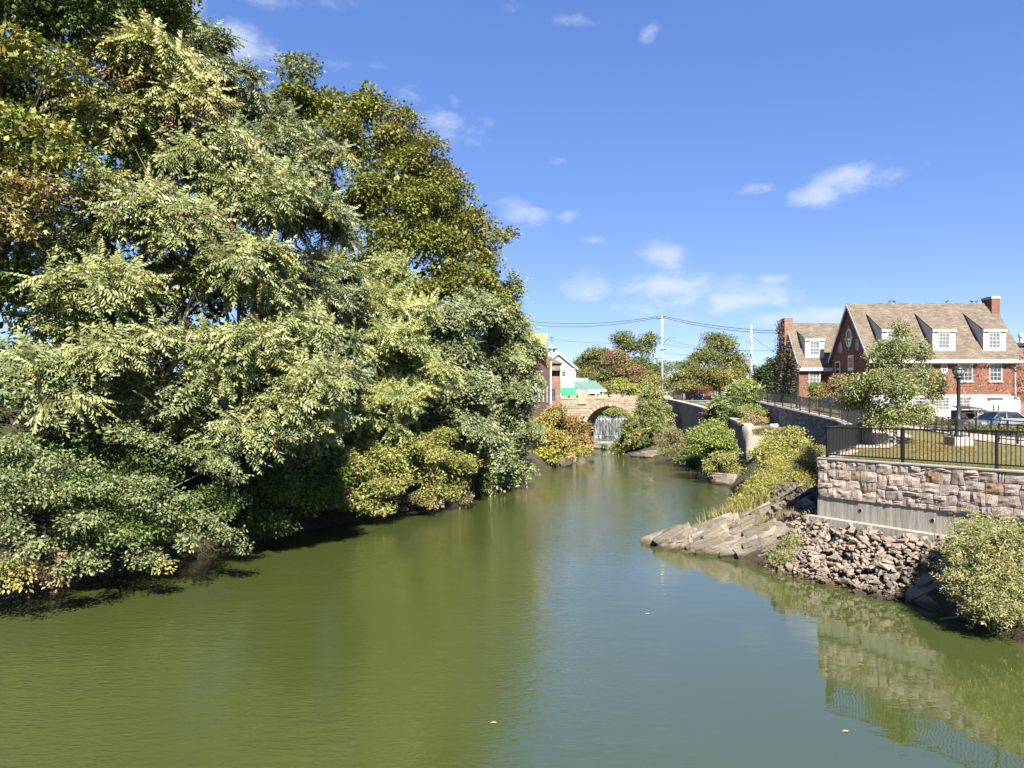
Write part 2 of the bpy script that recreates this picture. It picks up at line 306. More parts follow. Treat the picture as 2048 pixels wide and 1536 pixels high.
# left bank: shoreline and how it climbs away from the river
SHL = [(-22,6),(-17.5,15),(-15.2,21.2),(-13.4,26.2),(-11.6,31.8),(-8.6,37.6),(-5.4,42.5),(-2.9,47),(-.9,54),(.6,61),(2.2,69),(4.6,77),(7.2,87),(9.2,97),(10.6,108),(11.4,119),(11.8,125)]
rows = []
sl = resample([(x, y, 0) for x, y in SHL], 1.0)
for i, p in enumerate(sl):
    t_ = sl[min(i+2, len(sl)-1)]-sl[max(i-2, 0)]; nrm = np.array([-t_[1], t_[0], 0]); nrm /= np.linalg.norm(nrm)
    far = min(1, max(0, (p[1]-70)/40)); row = []
    for off, z in ((-2.2,-1.5),(-.3,-.25),(0.05,.12),(.35,.7),(.7,1.05),(1.3,1.45),(2.1,1.8),(3.4,2.7),(5,3.8),(7.5,5.2),(11,6.3),(17,7),(30,7.3),(60,7.5),(140,7.4)):
        row.append(p+nrm*off*(1 if off < 30 else 1)+np.array([0,0,z]))
    rows.append(row)
struct(loft('left_river_bank', rows, M['soil'], .55, (0,), True, .9))
# right bank
PAIRS = [((12.9,6),(20,6,1.6)),((12.8,14),(17.6,15,1.6)),((12.6,17.8),(16.1,18,1.7)),((12.3,21.0),(14.85,20.5,1.75)),((11.8,22.4),(13.7,22.7,1.8)),((10.4,25.3),(12.3,25.4,1.85)),((9.1,26.7),(11.5,27.0,1.5)),
 ((8.6,28),(11.7,28.2,1.2)),((7.6,30.6),(12.2,29.5,1.2)),((8.5,33.3),(13.2,31,2.1)),((11.5,36.5),(15.2,33.7,2.4)),((13.6,42),(18.9,39.5,2.7)),((14.8,47),(21.5,47.5,3.1)),((16.5,55),(22.4,55,3.8)),((18.5,60.0),(23,62,4.5)),
 ((18.6,62.6),(20.1,63.5,1.2)),((18.8,75),(21.0,75,1.6)),((18.2,87),(21.9,87,2.0)),((15.6,93),(22.4,95,2.3)),((15.0,100),(22.9,101,2.4)),((16.2,108),(23.3,108,2.6)),((20.6,118),(24.2,120,3.0)),((22,126),(26,126,3))]
pr = resample([np.array([*a, *b], float) for a, b in PAIRS], .8)
rows = []
for q in pr:
    a, b = np.array([q[0], q[1], 0]), q[2:5]; d = (b-a)*[1,1,0]
    row = [a-d/np.linalg.norm(d)*1.8+[0,0,-1.5], a-d/np.linalg.norm(d)*.25+[0,0,-.3]]
    for u in (0, .06, .14, .25, .38, .52, .68, .85, 1.0): row.append(a+d*u+np.array([0,0,.05+b[2]*u**.8]))
    row.append(b+d/np.linalg.norm(d)*.6+[0,0,.02]); rows.append(row)
struct(loft('right_river_bank', rows, M['soil'], .32, (0, 10, 11), True, 1.1))
# upper ground: heights from survey points
CP = np.array([(11.4,26.9,4.0),(14.6,20.7,4.0),(17,16,4.0),(20,9,4.0),(15.5,33.5,4.03),(19,39,4.5),(21.6,48,5.08),(23.4,67,6.45),(23.7,70,6.7),(17.9,34,4.22),(20.4,33,4.2),(22.9,36,4.24),(29.2,57,4.85),(26.6,48,4.6),
 (26.8,38,4.3),(33,63,4.9),(46,63,4.75),(29.5,73,6.4),(24.5,105,7.35),(31.5,98,7.3),(40,48,4.1),(55,45,4.0),(30,25,4.0),(40,15,4),(24,112,7.6),(40,126,7.2),(60,126,7.2),(40,90,7.0),(60,90,6.8),(32,75,6.2),(50,66,4.7),(90,60,4.5),(130,126,7.2),(130,10,4),(27.5,66,6.0),(24.5,124,7.5)])
def _k(r): return np.where(r > 0, r*r*np.log(r+1e-9), 0)
_n = len(CP); _A = np.zeros((_n+3, _n+3)); _A[:_n, :_n] = _k(np.linalg.norm(CP[:, None, :2]-CP[None, :, :2], axis=2)); _A[:_n, _n] = 1; _A[:_n, _n+1:] = CP[:, :2]; _A[_n:, :_n] = _A[:_n, _n:].T
_A[:_n, :_n] += np.eye(_n)*.5
_w = np.linalg.solve(_A, np.r_[CP[:, 2], 0, 0, 0])
def hu(x, y):
    r = np.hypot(CP[:, 0]-x, CP[:, 1]-y); return float(_k(r)@_w[:_n]+_w[_n]+_w[_n+1]*x+_w[_n+2]*y)
EDGE = [(20,9),(17,16),(14.6,20.7),(11.45,26.85),(15.5,33.5),(19,39),(21.6,48),(22.6,57.5),(23.4,67),(23.7,70),(31.5,98),(24.4,104.2),(24.1,110),(24.1,125.9)]
rows = []
for p in resample([(x, y, 0) for x, y in EDGE], 1.5):
    row = []
    for u in (0,.012,.028,.05,.075,.1,.13,.16,.2,.25,.31,.4,.52,.7,1):
        x = p[0]+(130-p[0])*u; y = p[1]+(max(5, min(126, p[1]))-p[1])*u; row.append((x, y, hu(x, y)))
    rows.append(row)
struct(loft('lawn', rows, M['lawn'], 0, (), True))
# terrace between the river wall and the promenade
rows = []
for q in resample([np.array(v, float) for v in ((20.1,62.2,22.9,62.2,4.35),(20.6,67,23.5,67,4.9),(20.9,71,24.2,71,5.2),(21.5,80,27,82,5.8),(22.5,94,30.5,96,6.4),(23.2,104,24.6,104.3,6.9),(23.7,112,24.4,112,7.2))], 1.5):
    rows.append([(q[0]+(q[2]-q[0])*u, q[1]+(q[3]-q[1])*u, q[4]+.15*u) for u in (0, .2, .4, .6, .8, 1)])
struct(loft('terrace_ground', rows, M['soil'], .2, (0, 5), True, 1.5))
# walkway between the handrails, 4 mm+ above the lawn
rows = []
for q in resample([np.array(v, float) for v in ((28.6,60,31.5,60),(28.9,57.5,32,56),(27.2,51.5,29.4,51.5),(25.6,46,28,46),(24.6,41,27,40.5),(23.6,37.2,26.6,36),(23.0,33,26.6,31),(23.2,26,27.4,25),(24,14,28.5,14))], .8):
    rows.append([(x, y, hu(x, y)+.05) for x, y in ((q[0]+(q[2]-q[0])*u, q[1]+(q[3]-q[1])*u) for u in (0, .33, .66, 1))])
struct(loft('walkway', rows, M['paver'], 0, ()))
rows = []
for q in resample([np.array(v, float) for v in ((15.7,33.3,16.9,32.4),(19.3,38.8,21.0,37.9),(21.9,48,24.4,47.5),(23,57.5,26.0,57),(23.8,67,26.8,66.6),(24.2,71,27.6,70),(31.9,98,34,96))], 1.0):
    rows.append([(x, y, hu(x, y)+.05) for x, y in ((q[0]+(q[2]-q[0])*u, q[1]+(q[3]-q[1])*u) for u in (0, .33, .66, 1))])
struct(loft('promenade', rows, M['paver'], 0, ()))
rows = []
for y in (44, 47, 50, 53, 56, 59): rows.append([(x, y, hu(x, y)+.03) for x in (33, 36, 40, 45, 52, 60, 75)])
struct(loft('car_park', rows, M['asphalt'], 0, ()))

# ------------------------------------------------------------------ stone-faced walls
def stone_mesh(cx, w_, h_, depth, rough, seed, nx=5, nz=5, js=.35):
    """rock-faced block: x across, z up, face towards -y; centred"""
    r = np.random.default_rng(seed); c = r.uniform(-1, 1, (4, 2))*[.09*w_, .09*h_]*np.array([1, 1])
    V = []; 
    for j in range(nz):
        for i in range(nx):
            u, v = i/(nx-1), j/(nz-1)
            o = c[0]*(1-u)*(1-v)+c[1]*u*(1-v)+c[2]*(1-u)*v+c[3]*u*v
            e = min(u, 1-u, v, 1-v)
            jit = r.uniform(-1, 1, 2)*[.02*w_, .02*h_]
            round_ = -.05*min(w_, h_)*((2*u-1)**2*(2*v-1)**2)
            V.append(((u-.5)*w_*(1+round_)+o[0]*js+jit[0]*js, -(depth*(.8 if e == 0 else 1)+(0 if e == 0 else r.uniform(-1, 1)*rough)), (v-.5)*h_*(1+round_)+o[1]*js+jit[1]*js))
    f = [(j*nx+i, j*nx+i+1, (j+1)*nx+i+1, (j+1)*nx+i) for j in range(nz-1) for i in range(nx-1)]
    bd = [i for i in range(nx)]+[j*nx+nx-1 for j in range(1, nz)]+[(nz-1)*nx+i for i in range(nx-2, -1, -1)]+[j*nx for j in range(nz-2, 0, -1)]
    n = len(V); V += [(V[k][0], .03, V[k][2]) for k in bd]
    f += [(bd[(k+1) % len(bd)], bd[k], n+k, n+(k+1) % len(bd)) for k in range(len(bd))]
    m = bpy.data.meshes.new('stone'); m.from_pydata(V, [], f); m.update(); return m
def pack(L, H, cw, ch, seed, maxw=3, maxh=3):
    """irregular rectangles filling a strip, in metres"""
    r = random.Random(seed); nx, nz = int(round(L/cw)), int(round(H/ch)); g = [[0]*nz for _ in range(nx)]; out = []
    for i in range(nx):
        for j in range(nz):
            if g[i][j]: continue
            w_, h_ = r.choices([(2,2),(3,2),(2,3),(2,1),(3,3),(1,2),(3,1),(1,1)], [8,6,4,3,2,2,.6,1])[0]
            w_, h_ = min(w_, maxw, nx-i), min(h_, maxh, nz-j)
            while any(g[i][j+b] for b in range(h_)): h_ -= 1
            for a in range(w_):
                if any(g[i+a][j+b] for b in range(h_)): w_ = a; break
            for a in range(w_):
                for b in range(h_): g[i+a][j+b] = 1
            out.append((i*L/nx, (i+w_)*L/nx, j*H/nz, (j+h_)*H/nz))
    return out
def place_stones(par, a, b, z0f, z1f, rects, Hn, depth, rough, mats, gap, seed, warp=.16):
    """stones on the vertical face from a to b (2D), the visible side to the right of a->b reversed; z0f,z1f: bottom and top along s"""
    a, b = np.array(a, float), np.array(b, float); L = np.linalg.norm(b-a); d = (b-a)/L; ang = math.atan2(d[1], d[0]); base = Vector(par.location)
    r = random.Random(seed)
    for k, (s0, s1, t0, t1) in enumerate(rects):
        sm = (s0+s1)/2; zl, zh = z0f(sm/L), z1f(sm/L); zs = (zh-zl)/Hn
        wd, ht = s1-s0-gap, (t1-t0)*zs-gap
        me = stone_mesh(0, wd, ht, depth*r.uniform(.75, 1.25), rough, seed*1000+k, js=.12)
        wv = np.array([v.co for v in me.vertices]); g_ = np.stack([wv[:, 0]+sm, np.full(len(wv), seed*3.1), wv[:, 2]+(t0+t1)/2], 1); k_ = 1.7/max(.15, warp*10) if False else 2.6
        wv[:, 0] += (vnoise(g_, k_)-.5)*warp; wv[:, 2] += (vnoise(g_+[17.3, 5.1, 9.7], k_)-.5)*warp*np.clip(np.minimum((t0+t1)/2+wv[:, 2], Hn-(t0+t1)/2-wv[:, 2])*6, 0, 1); me.vertices.foreach_set('co', wv.ravel()); me.update()
        me.materials.append(r.choices([M[m] for m, _ in mats], [q for _, q in mats])[0])
        o = bpy.data.objects.new('stone', me); COL.objects.link(o); o.parent = par
        p = a+d*sm; o.location = Vector((p[0], p[1], zl+(t0+t1)/2*zs))-base; o.rotation_euler = (0, 0, ang)
WA, WB = np.array((11.4, 26.9)), np.array((17.0, 15.9))
wd_ = (WB-WA)/np.linalg.norm(WB-WA); wn_ = np.array((wd_[1], -wd_[0]))        # outward (towards the river)
wn_ = wn_ if wn_[0] < 0 else -wn_
def wallpt(s, out, z): q = WA+wd_*s+wn_*out; return (q[0], q[1], z)
LW = np.linalg.norm(WB-WA)
nw = root('retaining_wall', 'near retaining wall of pink granite blocks on a stained concrete foot', 'wall', (11.4, 26.9, 1.6))
cb = MB(); cb.prism([wallpt(0, 0, 2.60), wallpt(LW, 0, 2.60), wallpt(LW, 0, 3.98), wallpt(0, 0, 3.98)], Vector((*(-wn_*.5), 0))); cb.build('mortar_backing', M['mortar'], nw)
cb = MB(); cb.prism([wallpt(-.06, .02, 1.2), wallpt(LW, .02, 1.2), wallpt(LW, .02, 2.615), wallpt(-.06, .02, 2.615)], Vector((*(-wn_*.6), 0))); cf = cb.build('concrete_foot', M['concrete'], nw)
cb = MB(); cb.prism([wallpt(-.35, .42, 1.0), wallpt(6.0, .42, 1.0), wallpt(6.0, .42, 1.88), wallpt(-.35, .42, 1.88)], Vector((*(-wn_*.395), 0))); cb.build('footing_ledge', M['concrete'], nw)
cb = MB(); cb.prism([wallpt(-.02, .10, 3.983), wallpt(LW, .10, 3.983), wallpt(LW, .10, 4.03), wallpt(-.02, .10, 4.03)], Vector((*(-wn_*.55), 0))); cb.build('coping', M['palecon'], nw)
for s in (1.75, 4.35):
    pb = MB(); pb.tube([wallpt(s, .035, 2.28), wallpt(s, -.02, 2.28)], .075, 14); pb.build('drain_collar', M['palecon'], nw); pb = MB(); pb.tube([wallpt(s, .039, 2.28), wallpt(s, .034, 2.28)], .06, 14); pb.build('drain_hole', M['black'], nw)
place_stones(nw, WA, WB, lambda u: 2.61, lambda u: 3.98, pack(LW, 1.37, .20, .165, 8), 1.37, .085, .020, [('pinkstone', 24), ('ochrestone', 1)], .014, 5, .13)
# return face of the corner, hidden behind the planting from the front
rt = [(11.4,26.9),(15.5,33.5),(19,39)]
for k in (0, 1):
    a, b = Vector((*rt[k], 0)), Vector((*rt[k+1], 0)); n_ = Vector((-(b-a).y, (b-a).x, 0)).normalized(); zt = (3.98, 3.98, 4.48)
    q = MB(); q.prism([a+n_*.02+Vector((0,0,1.2)), b+n_*.02+Vector((0,0,1.8)), b+n_*.02+Vector((0,0,zt[k+1])), a+n_*.02+Vector((0,0,zt[k]))], -n_*.45); q.build('side_face', M['greystone'], nw)
    q = MB(); q.prism([a+n_*.08+Vector((0,0,zt[k]+.005)), b+n_*.08+Vector((0,0,zt[k+1]+.005)), b+n_*.08+Vector((0,0,zt[k+1]+.05)), a+n_*.08+Vector((0,0,zt[k]+.05))], -n_*.75); q.build('side_coping', M['paver'], nw)
# promenade wall in grey fieldstone
pw = root('promenade_wall', 'grey fieldstone wall with pale coping climbing beside the promenade fence', 'wall', (19, 39, 3))
PW = [((19,39),2.6,4.48),((21.6,48),3.15,5.08),((22.6,57.5),4.2,5.75),((23.4,67),4.9,6.45),((23.7,70),5.2,6.7)]
for k in range(len(PW)-1):
    (a, za, ta), (b, zb, tb) = PW[k], PW[k+1]; A, B = Vector((*a, 0)), Vector((*b, 0)); n_ = Vector((-(B-A).y, (B-A).x, 0)).normalized(); L = (B-A).length
    q = MB(); q.prism([A+Vector((0,0,za-.8)), B+Vector((0,0,zb-.8)), B+Vector((0,0,tb)), A+Vector((0,0,ta))], -n_*.4); q.build('mortar_backing', M['mortar'], pw)
    q = MB(); q.prism([A+n_*.14+Vector((0,0,ta+.005)), B+n_*.14+Vector((0,0,tb+.005)), B+n_*.14+Vector((0,0,tb+.10)), A+n_*.14+Vector((0,0,ta+.10))], -n_*.7); q.build('coping', M['palecon'], pw)
    rects = pack(L, (ta-za+tb-zb)/2, .21 if k < 2 else .3, .17 if k < 2 else .24, 40+k)
    # faces look towards the river: walk from far to near
    place_stones(pw, b, a, (lambda u, za=za, zb=zb: zb+(za-zb)*u), (lambda u, ta=ta, tb=tb: tb+(ta-tb)*u), rects, (ta-za+tb-zb)/2, .08, .02, [('greystone', 1)], .02, 60+k)
fb = MB(); fb.prism([(18.4,40.2,2.2),(20.7,48.2,2.4),(20.7,48.2,3.25),(18.4,40.2,2.75)], (.7,-.1,0)); fb.build('footing_ledge', M['concrete'], pw)
# plaza wall beyond
zw = root('plaza_wall', 'low grey stone wall below the plaza fence beside the bridge', 'wall', (31.5, 98, 5.8))
for k, (a, b) in enumerate((((24.4,104.2),(31.5,98)), ((23.7,70),(31.5,98)))):
    A, B = Vector((*a, 0)), Vector((*b, 0)); n_ = Vector(((B-A).y, -(B-A).x, 0)).normalized(); n_ = n_ if k == 0 else -n_; L = (B-A).length
    z0, z1 = (5.9, 5.9) if k == 0 else (5.0, 5.6); t0, t1 = (7.3, 7.28) if k == 0 else (6.7, 7.28)
    q = MB(); q.prism([A+Vector((0,0,z0-.8)), B+Vector((0,0,z1-.8)), B+Vector((0,0,t1)), A+Vector((0,0,t0))], -n_*.4); q.build('mortar_backing', M['mortar'], zw)
    q = MB(); q.prism([A+n_*.14+Vector((0,0,t0+.005)), B+n_*.14+Vector((0,0,t1+.005)), B+n_*.14+Vector((0,0,t1+.12)), A+n_*.14+Vector((0,0,t0+.12))], -n_*.7); q.build('coping', M['palecon'], zw)
    if k == 0: place_stones(zw, a, b, lambda u: 5.9, lambda u: 7.29, pack(L, 1.39, .34, .28, 90), 1.39, .08, .03, [('greystone', 1)], .03, 91)
# river wall of old concrete, with its buttress end
rw = root('river_wall', 'long weathered concrete river wall falling from the bridge to a rounded buttress', 'wall', (20, 62, 0))
prof = [(20.0,62,4.45),(20.6,70,5.2),(21.1,77.4,5.86),(22,90,6.6),(23.9,115,7.85)]
for k in range(len(prof)-1):
    a, b = prof[k], prof[k+1]; A, B = Vector((a[0],a[1],0)), Vector((b[0],b[1],0))
    q = MB(); q.prism([A+Vector((0,0,-.5)), B+Vector((0,0,-.5)), B+Vector((0,0,b[2])), A+Vector((0,0,a[2]))], (.55, 0, 0)); q.build('wall_section', M['oldcon'], rw)
    q = MB(); q.prism([A+Vector((-.12,0,a[2]+.004)), B+Vector((-.12,0,b[2]+.004)), B+Vector((-.12,0,b[2]+.2)), A+Vector((-.12,0,a[2]+.2))], (.8, 0, 0)); q.build('coping', M['palecon'], rw)
bm_ = MB(); pts = []
for u in np.linspace(0, 1, 9): pts.append((19.75+.0*u, 61.9-2.3*(1-u)**1.6+.0, -.4+5.0*u))
vv = []; 
for j, u in enumerate(np.linspace(0, 1, 10)):
    y0 = 60.9-.9*(1-u)**2-(.0); zc = -.5+5.05*u
    rr = .32 if u < .95 else .1
    wdt = 1.5+.5*(1-u); xs = [(19.75, 62.3), (19.75, y0+.35), (19.95, y0+.06), (20.4, y0), (20.2+wdt*.8, y0+.05), (20.2+wdt, y0+.4), (20.3+wdt, 62.3)]
    if u > .95: xs = [(19.85, 62.3), (19.85, y0+.55), (20.05, y0+.3), (20.4, y0+.25), (20.1+wdt*.8, y0+.3), (20.1+wdt, y0+.55), (20.2+wdt, 62.3)]
    vv.append([(x, y, zc) for x, y in xs])
V = np.array(vv); V += ((fbm(V, 1.1, 3)-.44)*.28)[..., None]*np.array([1, -1, .15]); nc = 7; f = [(j*nc+i, j*nc+i+1, (j+1)*nc+i+1, (j+1)*nc+i) for j in range(9) for i in range(nc-1)]+[tuple(9*nc+i for i in range(nc))]
bm_ = MB().add(V.reshape(-1, 3), f); bm_.build('buttress', M['buttress'], rw, True)

# ------------------------------------------------------------------ stone arch bridge
BR = Vector((16.9, 124.5, 0)); BA = R(-17); bc, bs = math.cos(BA), math.sin(BA)      # face runs along (cos, sin); axis = rotated +y
def bpt(u, v, z): return Vector((BR.x+u*bc-v*bs, BR.y+u*bs+v*bc, z))
br = root('stone_bridge', 'tan stone arch bridge with blocky parapet over the waterfall', 'bridge', tuple(BR))
AR, AZ, UL, UR, TOP = 4.55, 2.25, -12.0, 12.5, 8.05
def intr(u): return AZ+math.sqrt(max(0, AR*AR-u*u)) if abs(u) < AR else 0
us = sorted(set([UL, -9, -7, UR, 7, 9]+[AR*math.cos(math.pi*k/24) for k in range(25)]))
q = MB()
for a, b in zip(us[:-1], us[1:]):
    for v in (0, 8.5):
        q.add([bpt(a, v, intr(a) if abs(a) <= AR and abs(b) <= AR else -.5), bpt(b, v, intr(b) if abs(a) <= AR and abs(b) <= AR else -.5), bpt(b, v, TOP), bpt(a, v, TOP)], [(0,1,2,3) if v == 0 else (3,2,1,0)])
    if abs(a) <= AR and abs(b) <= AR: q.add([bpt(a, 0, intr(a)), bpt(b, 0, intr(b)), bpt(b, 8.5, intr(b)), bpt(a, 8.5, intr(a))], [(3,2,1,0)])
for s in (-1, 1): q.add([bpt(s*AR, 0, -.5), bpt(s*AR, 8.5, -.5), bpt(s*AR, 8.5, AZ), bpt(s*AR, 0, AZ)], [(0,1,2,3)])
q.add([bpt(UL, 0, TOP), bpt(UR, 0, TOP), bpt(UR, 8.5, TOP), bpt(UL, 8.5, TOP)], [(0,1,2,3)])
q.build('arch_body', M['bridgestone'], br)
rb = random.Random(4); z = 1.2; ang = BA
def bstone(u, z_, w_, h_, dep=.1, seed=0, nm='stone', rot=0.0):
    me = stone_mesh(0, w_-.05, h_-.05, dep, .035, seed, 3, 3); me.materials.append(M['bridgestone']); o = bpy.data.objects.new(nm, me); COL.objects.link(o); o.parent = br
    o.location = bpt(u, 0, z_)-BR; o.rotation_euler = (0, 0, ang) if not rot else Matrix.Rotation(ang, 3, 'Z').__matmul__(Matrix.Rotation(rot, 3, 'Y')).to_euler()
k = 0
while z < TOP-.2:
    h_ = rb.uniform(.36, .5); h_ = min(h_, TOP-z); u = UL
    while u < UR-.3:
        w_ = rb.uniform(.7, 1.6); w_ = min(w_, UR-u)
        zc = z+h_/2; lim = math.sqrt(max(0, (AR+.62)**2-max(0, (z-AZ))**2)) if z-AZ < AR+.62 else 0
        a, b = u, u+w_
        if lim > 0:
            if a > -lim and b < lim: u += w_; continue
            if a < -lim < b: b = -lim
            elif a < lim < b: a = lim
        if b-a > .25 and k < 285 and not (z < 3 and b < -5.5): bstone((a+b)/2, zc, b-a, h_, rb.uniform(.06, .13), 7000+k); k += 1
        u += w_
    z += h_
for i in range(21):
    t0 = math.pi*(i+.5)/21; r_ = AR+.31
    bstone(r_*math.cos(t0), AZ+r_*math.sin(t0), .66, .56 if i != 10 else .8, .17 if i != 10 else .26, 7500+i, 'voussoir', -(t0-math.pi/2) )
pbm = MB(); pbm.prism([bpt(UL, -.14, TOP+.004), bpt(UR, -.14, TOP+.004), bpt(UR, -.14, TOP+.26), bpt(UL, -.14, TOP+.26)], bpt(0, .6, 0)-bpt(0, 0, 0)); pbm.build('string_course', M['bridgestone'], br)
u = UL
while u < UR-.5:
    w_ = rb.uniform(.9, 2.0); h_ = rb.choice([.28,.34,.5,.55]); 
    if rb.random() < .8:
        pbm = MB(); pbm.prism([bpt(u, -.08, TOP+.262), bpt(min(u+w_, UR), -.08, TOP+.262), bpt(min(u+w_, UR)-.06, -.05, TOP+.26+h_), bpt(u+.05, -.05, TOP+.27+h_*rb.uniform(.85, 1.1))], bpt(0, .5, 0)-bpt(0, 0, 0)); pbm.build('parapet_block', M['bridgestone'], br)
    u += w_+rb.choice([.06, .1, .5])
pbm = MB(); pbm.prism([bpt(-5.6, -.3, TOP-.9), bpt(-4.2, -.3, TOP-.9), bpt(-4.25, -.3, TOP+1.55), bpt(-5.55, -.3, TOP+1.5)], bpt(0, .9, 0)-bpt(0, 0, 0)); pbm.build('parapet_pier', M['bridgestone'], br)
# weir and its fall
def wpt(u, v, z): return bpt(u, 17+v, z)
wf = root('weir', 'white waterfall streaming over a low dam seen through the bridge arch', 'waterfall', tuple(wpt(0, 0, 1)))
q = MB(); q.prism([wpt(-9, .5, 0), wpt(11, .5, 0), wpt(11, .5, 5.0), wpt(-9, .5, 5.0)], wpt(0, 2, 0)-wpt(0, 0, 0)); q.build('dam', M['oldcon'], wf)
V = []; nu = 110
for i in range(nu+1):
    u = -9+20*i/nu; rip = .12*math.sin(i*1.9)+rb.uniform(-.09, .09)
    for v, zz in ((1.4, 5.12), (.35, 5.1), (-.05, 4.85), (-.3, 4.2), (-.45, 3.2), (-.55, 2.0), (-.6, .95)): V.append(wpt(u, v-(rip if zz < 4.9 else 0), zz))
f = [(i*7+j, (i+1)*7+j, (i+1)*7+j+1, i*7+j+1) for i in range(nu) for j in range(6)]
MB().add(V, f).build('falling_sheet', M['fall'], wf, True)
q = MB(); 
for i in range(60):
    u = rb.uniform(-8, 10); v = rb.uniform(-1.6, -.3); s = rb.uniform(.15, .45); q.lathe([(s*.3, 0), (s, .03), (s*.6, .1)], wpt(u, v, 1.06), 7)
fm = q.build('foam', M['foam'], wf); fm['kind'] = 'stuff'
q = MB(); q.add([wpt(-30, 1.9, 5.08), wpt(30, 1.9, 5.08), wpt(30, 12, 5.08), wpt(-30, 12, 5.08)], [(0,1,2,3)]); struct(q.build('mill_pond_water', M['water']))
q = MB(); V = []
rows = [[tuple(wpt(u, v, z_+(0 if j == 0 else .3*math.sin(u*1.7)))) for j, (v, z_) in enumerate(((9,4.9),(10,5.4),(13,6.6),(18,7.3)))] for u in np.linspace(-30, 30, 40)]
struct(loft('pond_bank', rows, M['soil'], .3, ()))
# ================================================================== fences and rails
UNIT = {}
def unit_bar(mat):
    if mat not in UNIT:
        m = MB().box(-.5, .5, -.5, .5, 0, 1).me('bar'); m.materials.append(M[mat]); UNIT[mat] = m
    return UNIT[mat]
def bar(name, par, p, sx, sy, h, rz=0, mat='black'):
    o = bpy.data.objects.new(name, unit_bar(mat)); COL.objects.link(o); o.parent = par; o.location = Vector(p)-Vector(par.location); o.scale = (sx, sy, h); o.rotation_euler = (0, 0, rz); return o
def fence(name, label, pts, h, post_step, picket=None, low=.1, post=.07, mat='black', pk=.02, cat='fence', group=None, off0=0.1):
    rt_ = root(name, label, cat, pts[0], group)
    for a, b in zip(pts[:-1], pts[1:]):
        A, B = Vector(a), Vector(b); D = B-A; L = Vector((D.x, D.y, 0)).length; rz = math.atan2(D.y, D.x)
        for zz, hh in ((h-.03, .05), (low, .045)) if picket else ((h-.03, .06), (.22, .045)):
            MB().obox(A+Vector((0,0,zz)), B+Vector((0,0,zz)), .045, hh).build('rail', M[mat], rt_)
        n = max(1, int(round(L/post_step)))
        for k in range(n+1):
            if k == n and b is not pts[-1]: break
            bar('post', rt_, A+D*k/n-Vector((0,0,.05)), post, post, h+.07, rz, mat)
        if picket:
            m_ = int(L/picket)
            for k in range(1, m_):
                if min(abs(k/m_-i/n) for i in range(n+1))*L < .05: continue
                bar('picket', rt_, A+D*k/m_+Vector((0,0,low)), pk, pk, h-low-.03, rz, mat)
    return rt_
e_ = lambda s, o, z: tuple(Vector((*(WA+wd_*s-wn_*o), z)))
fence('railing', 'black picket fence along the top of the pink granite wall', [e_(.17, .22, 4.05), e_(6.15, .22, 4.05), e_(12.1, .22, 4.05)], 1.12, 3.0, .13)
fence('railing', 'black picket fence running back from the granite wall corner past the young tree', [e_(.1, .3, 4.06), (15.8,33.4,4.06), (19.3,38.9,4.56)], 1.12, 2.4, .13)
fence('railing', 'long black fence above the grey fieldstone promenade wall', [(19.25,39.05,4.6),(21.85,48,5.18),(22.85,57.5,5.85),(23.65,67,6.55),(23.95,70,6.8)], 1.12, 2.45, .14, post=.08)
fence('railing', 'black fence along the plaza edge next to the bridge', [(24.5,110,7.6),(24.6,104.5,7.42),(31.6,98.2,7.4)], 1.4, 2.3, .15, pk=.025, post=.09)
fence('handrail', 'black handrail on the lawn side of the sloping walkway', [(29.0,57.5,hu(29,57.5)),(26.9,50,hu(26.9,50)),(25.2,44,hu(25.2,44)),(23.2,36.8,hu(23.2,36.8))], .95, 1.6, None, cat='handrail')
fence('handrail', 'black handrail on the car park side of the walkway', [(27.6,48.5,hu(27.6,48.5)),(27.3,44,hu(27.3,44)),(26.9,38,hu(26.9,38)),(27.2,30,hu(27.2,30))], .95, 1.55, None, cat='handrail')
fence('handrail', 'short black handrail beyond the lamp post on the walkway edge', [(23.9,35.6,hu(23.9,35.6)),(23.6,32.5,hu(23.6,32.5)),(23.8,26,hu(23.8,26))], .95, 1.3, None, cat='handrail')
fence('handrail', 'black handrail across the promenade below the ivy covered wing', [(26.9,67,hu(26.9,67)),(26.2,58,hu(26.2,58)),(25.2,49,hu(25.2,49))], .95, 2.0, None, cat='handrail')

# ================================================================== brick house
def window(par, cx, y, z0, z1, wd, glass='glass', cols=3, rows_=4, trim=.09, sill=True, lintel=False):
    """double-hung window on a wall facing -y at depth y"""
    x0, x1 = cx-wd/2, cx+wd/2
    q = MB()
    q.box(x0-trim, x0, y-.06, y+.05, z0-trim, z1+trim); q.box(x1, x1+trim, y-.06, y+.05, z0-trim, z1+trim); q.box(x0, x1, y-.06, y+.05, z1, z1+trim); q.box(x0, x1, y-.06, y+.05, z0-trim, z0)
    wo = q.build('window', M['white'], par)
    q = MB().box(x0, x1, y-.012, y+.03, z0, z1); q.build('pane', M[glass], wo)
    q = MB(); zm = (z0+z1)/2; q.box(x0, x1, y-.05, y-.013, zm-.03, zm+.03)
    for k in range(1, cols): xx = x0+wd*k/cols; q.box(xx-.012, xx+.012, y-.032, y-.014, z0, z1)
    for k in range(1, rows_):
        zz = z0+(z1-z0)*k/rows_
        if abs(zz-zm) > .05: q.box(x0, x1, y-.030, y-.015, zz-.012, zz+.012)
    q.build('muntins', M['white'], wo)
    if sill: MB().box(x0-trim-.08, x1+trim+.08, y-.13, y-.061, z0-trim-.09, z0-trim-.005).build('sill', M['palecon'], wo)
    if lintel: MB().box(cx-.1, cx+.1, y-.07, y+.02, z1+trim+.02, z1+trim+.28).build('keystone', M['palecon'], wo)
    return wo
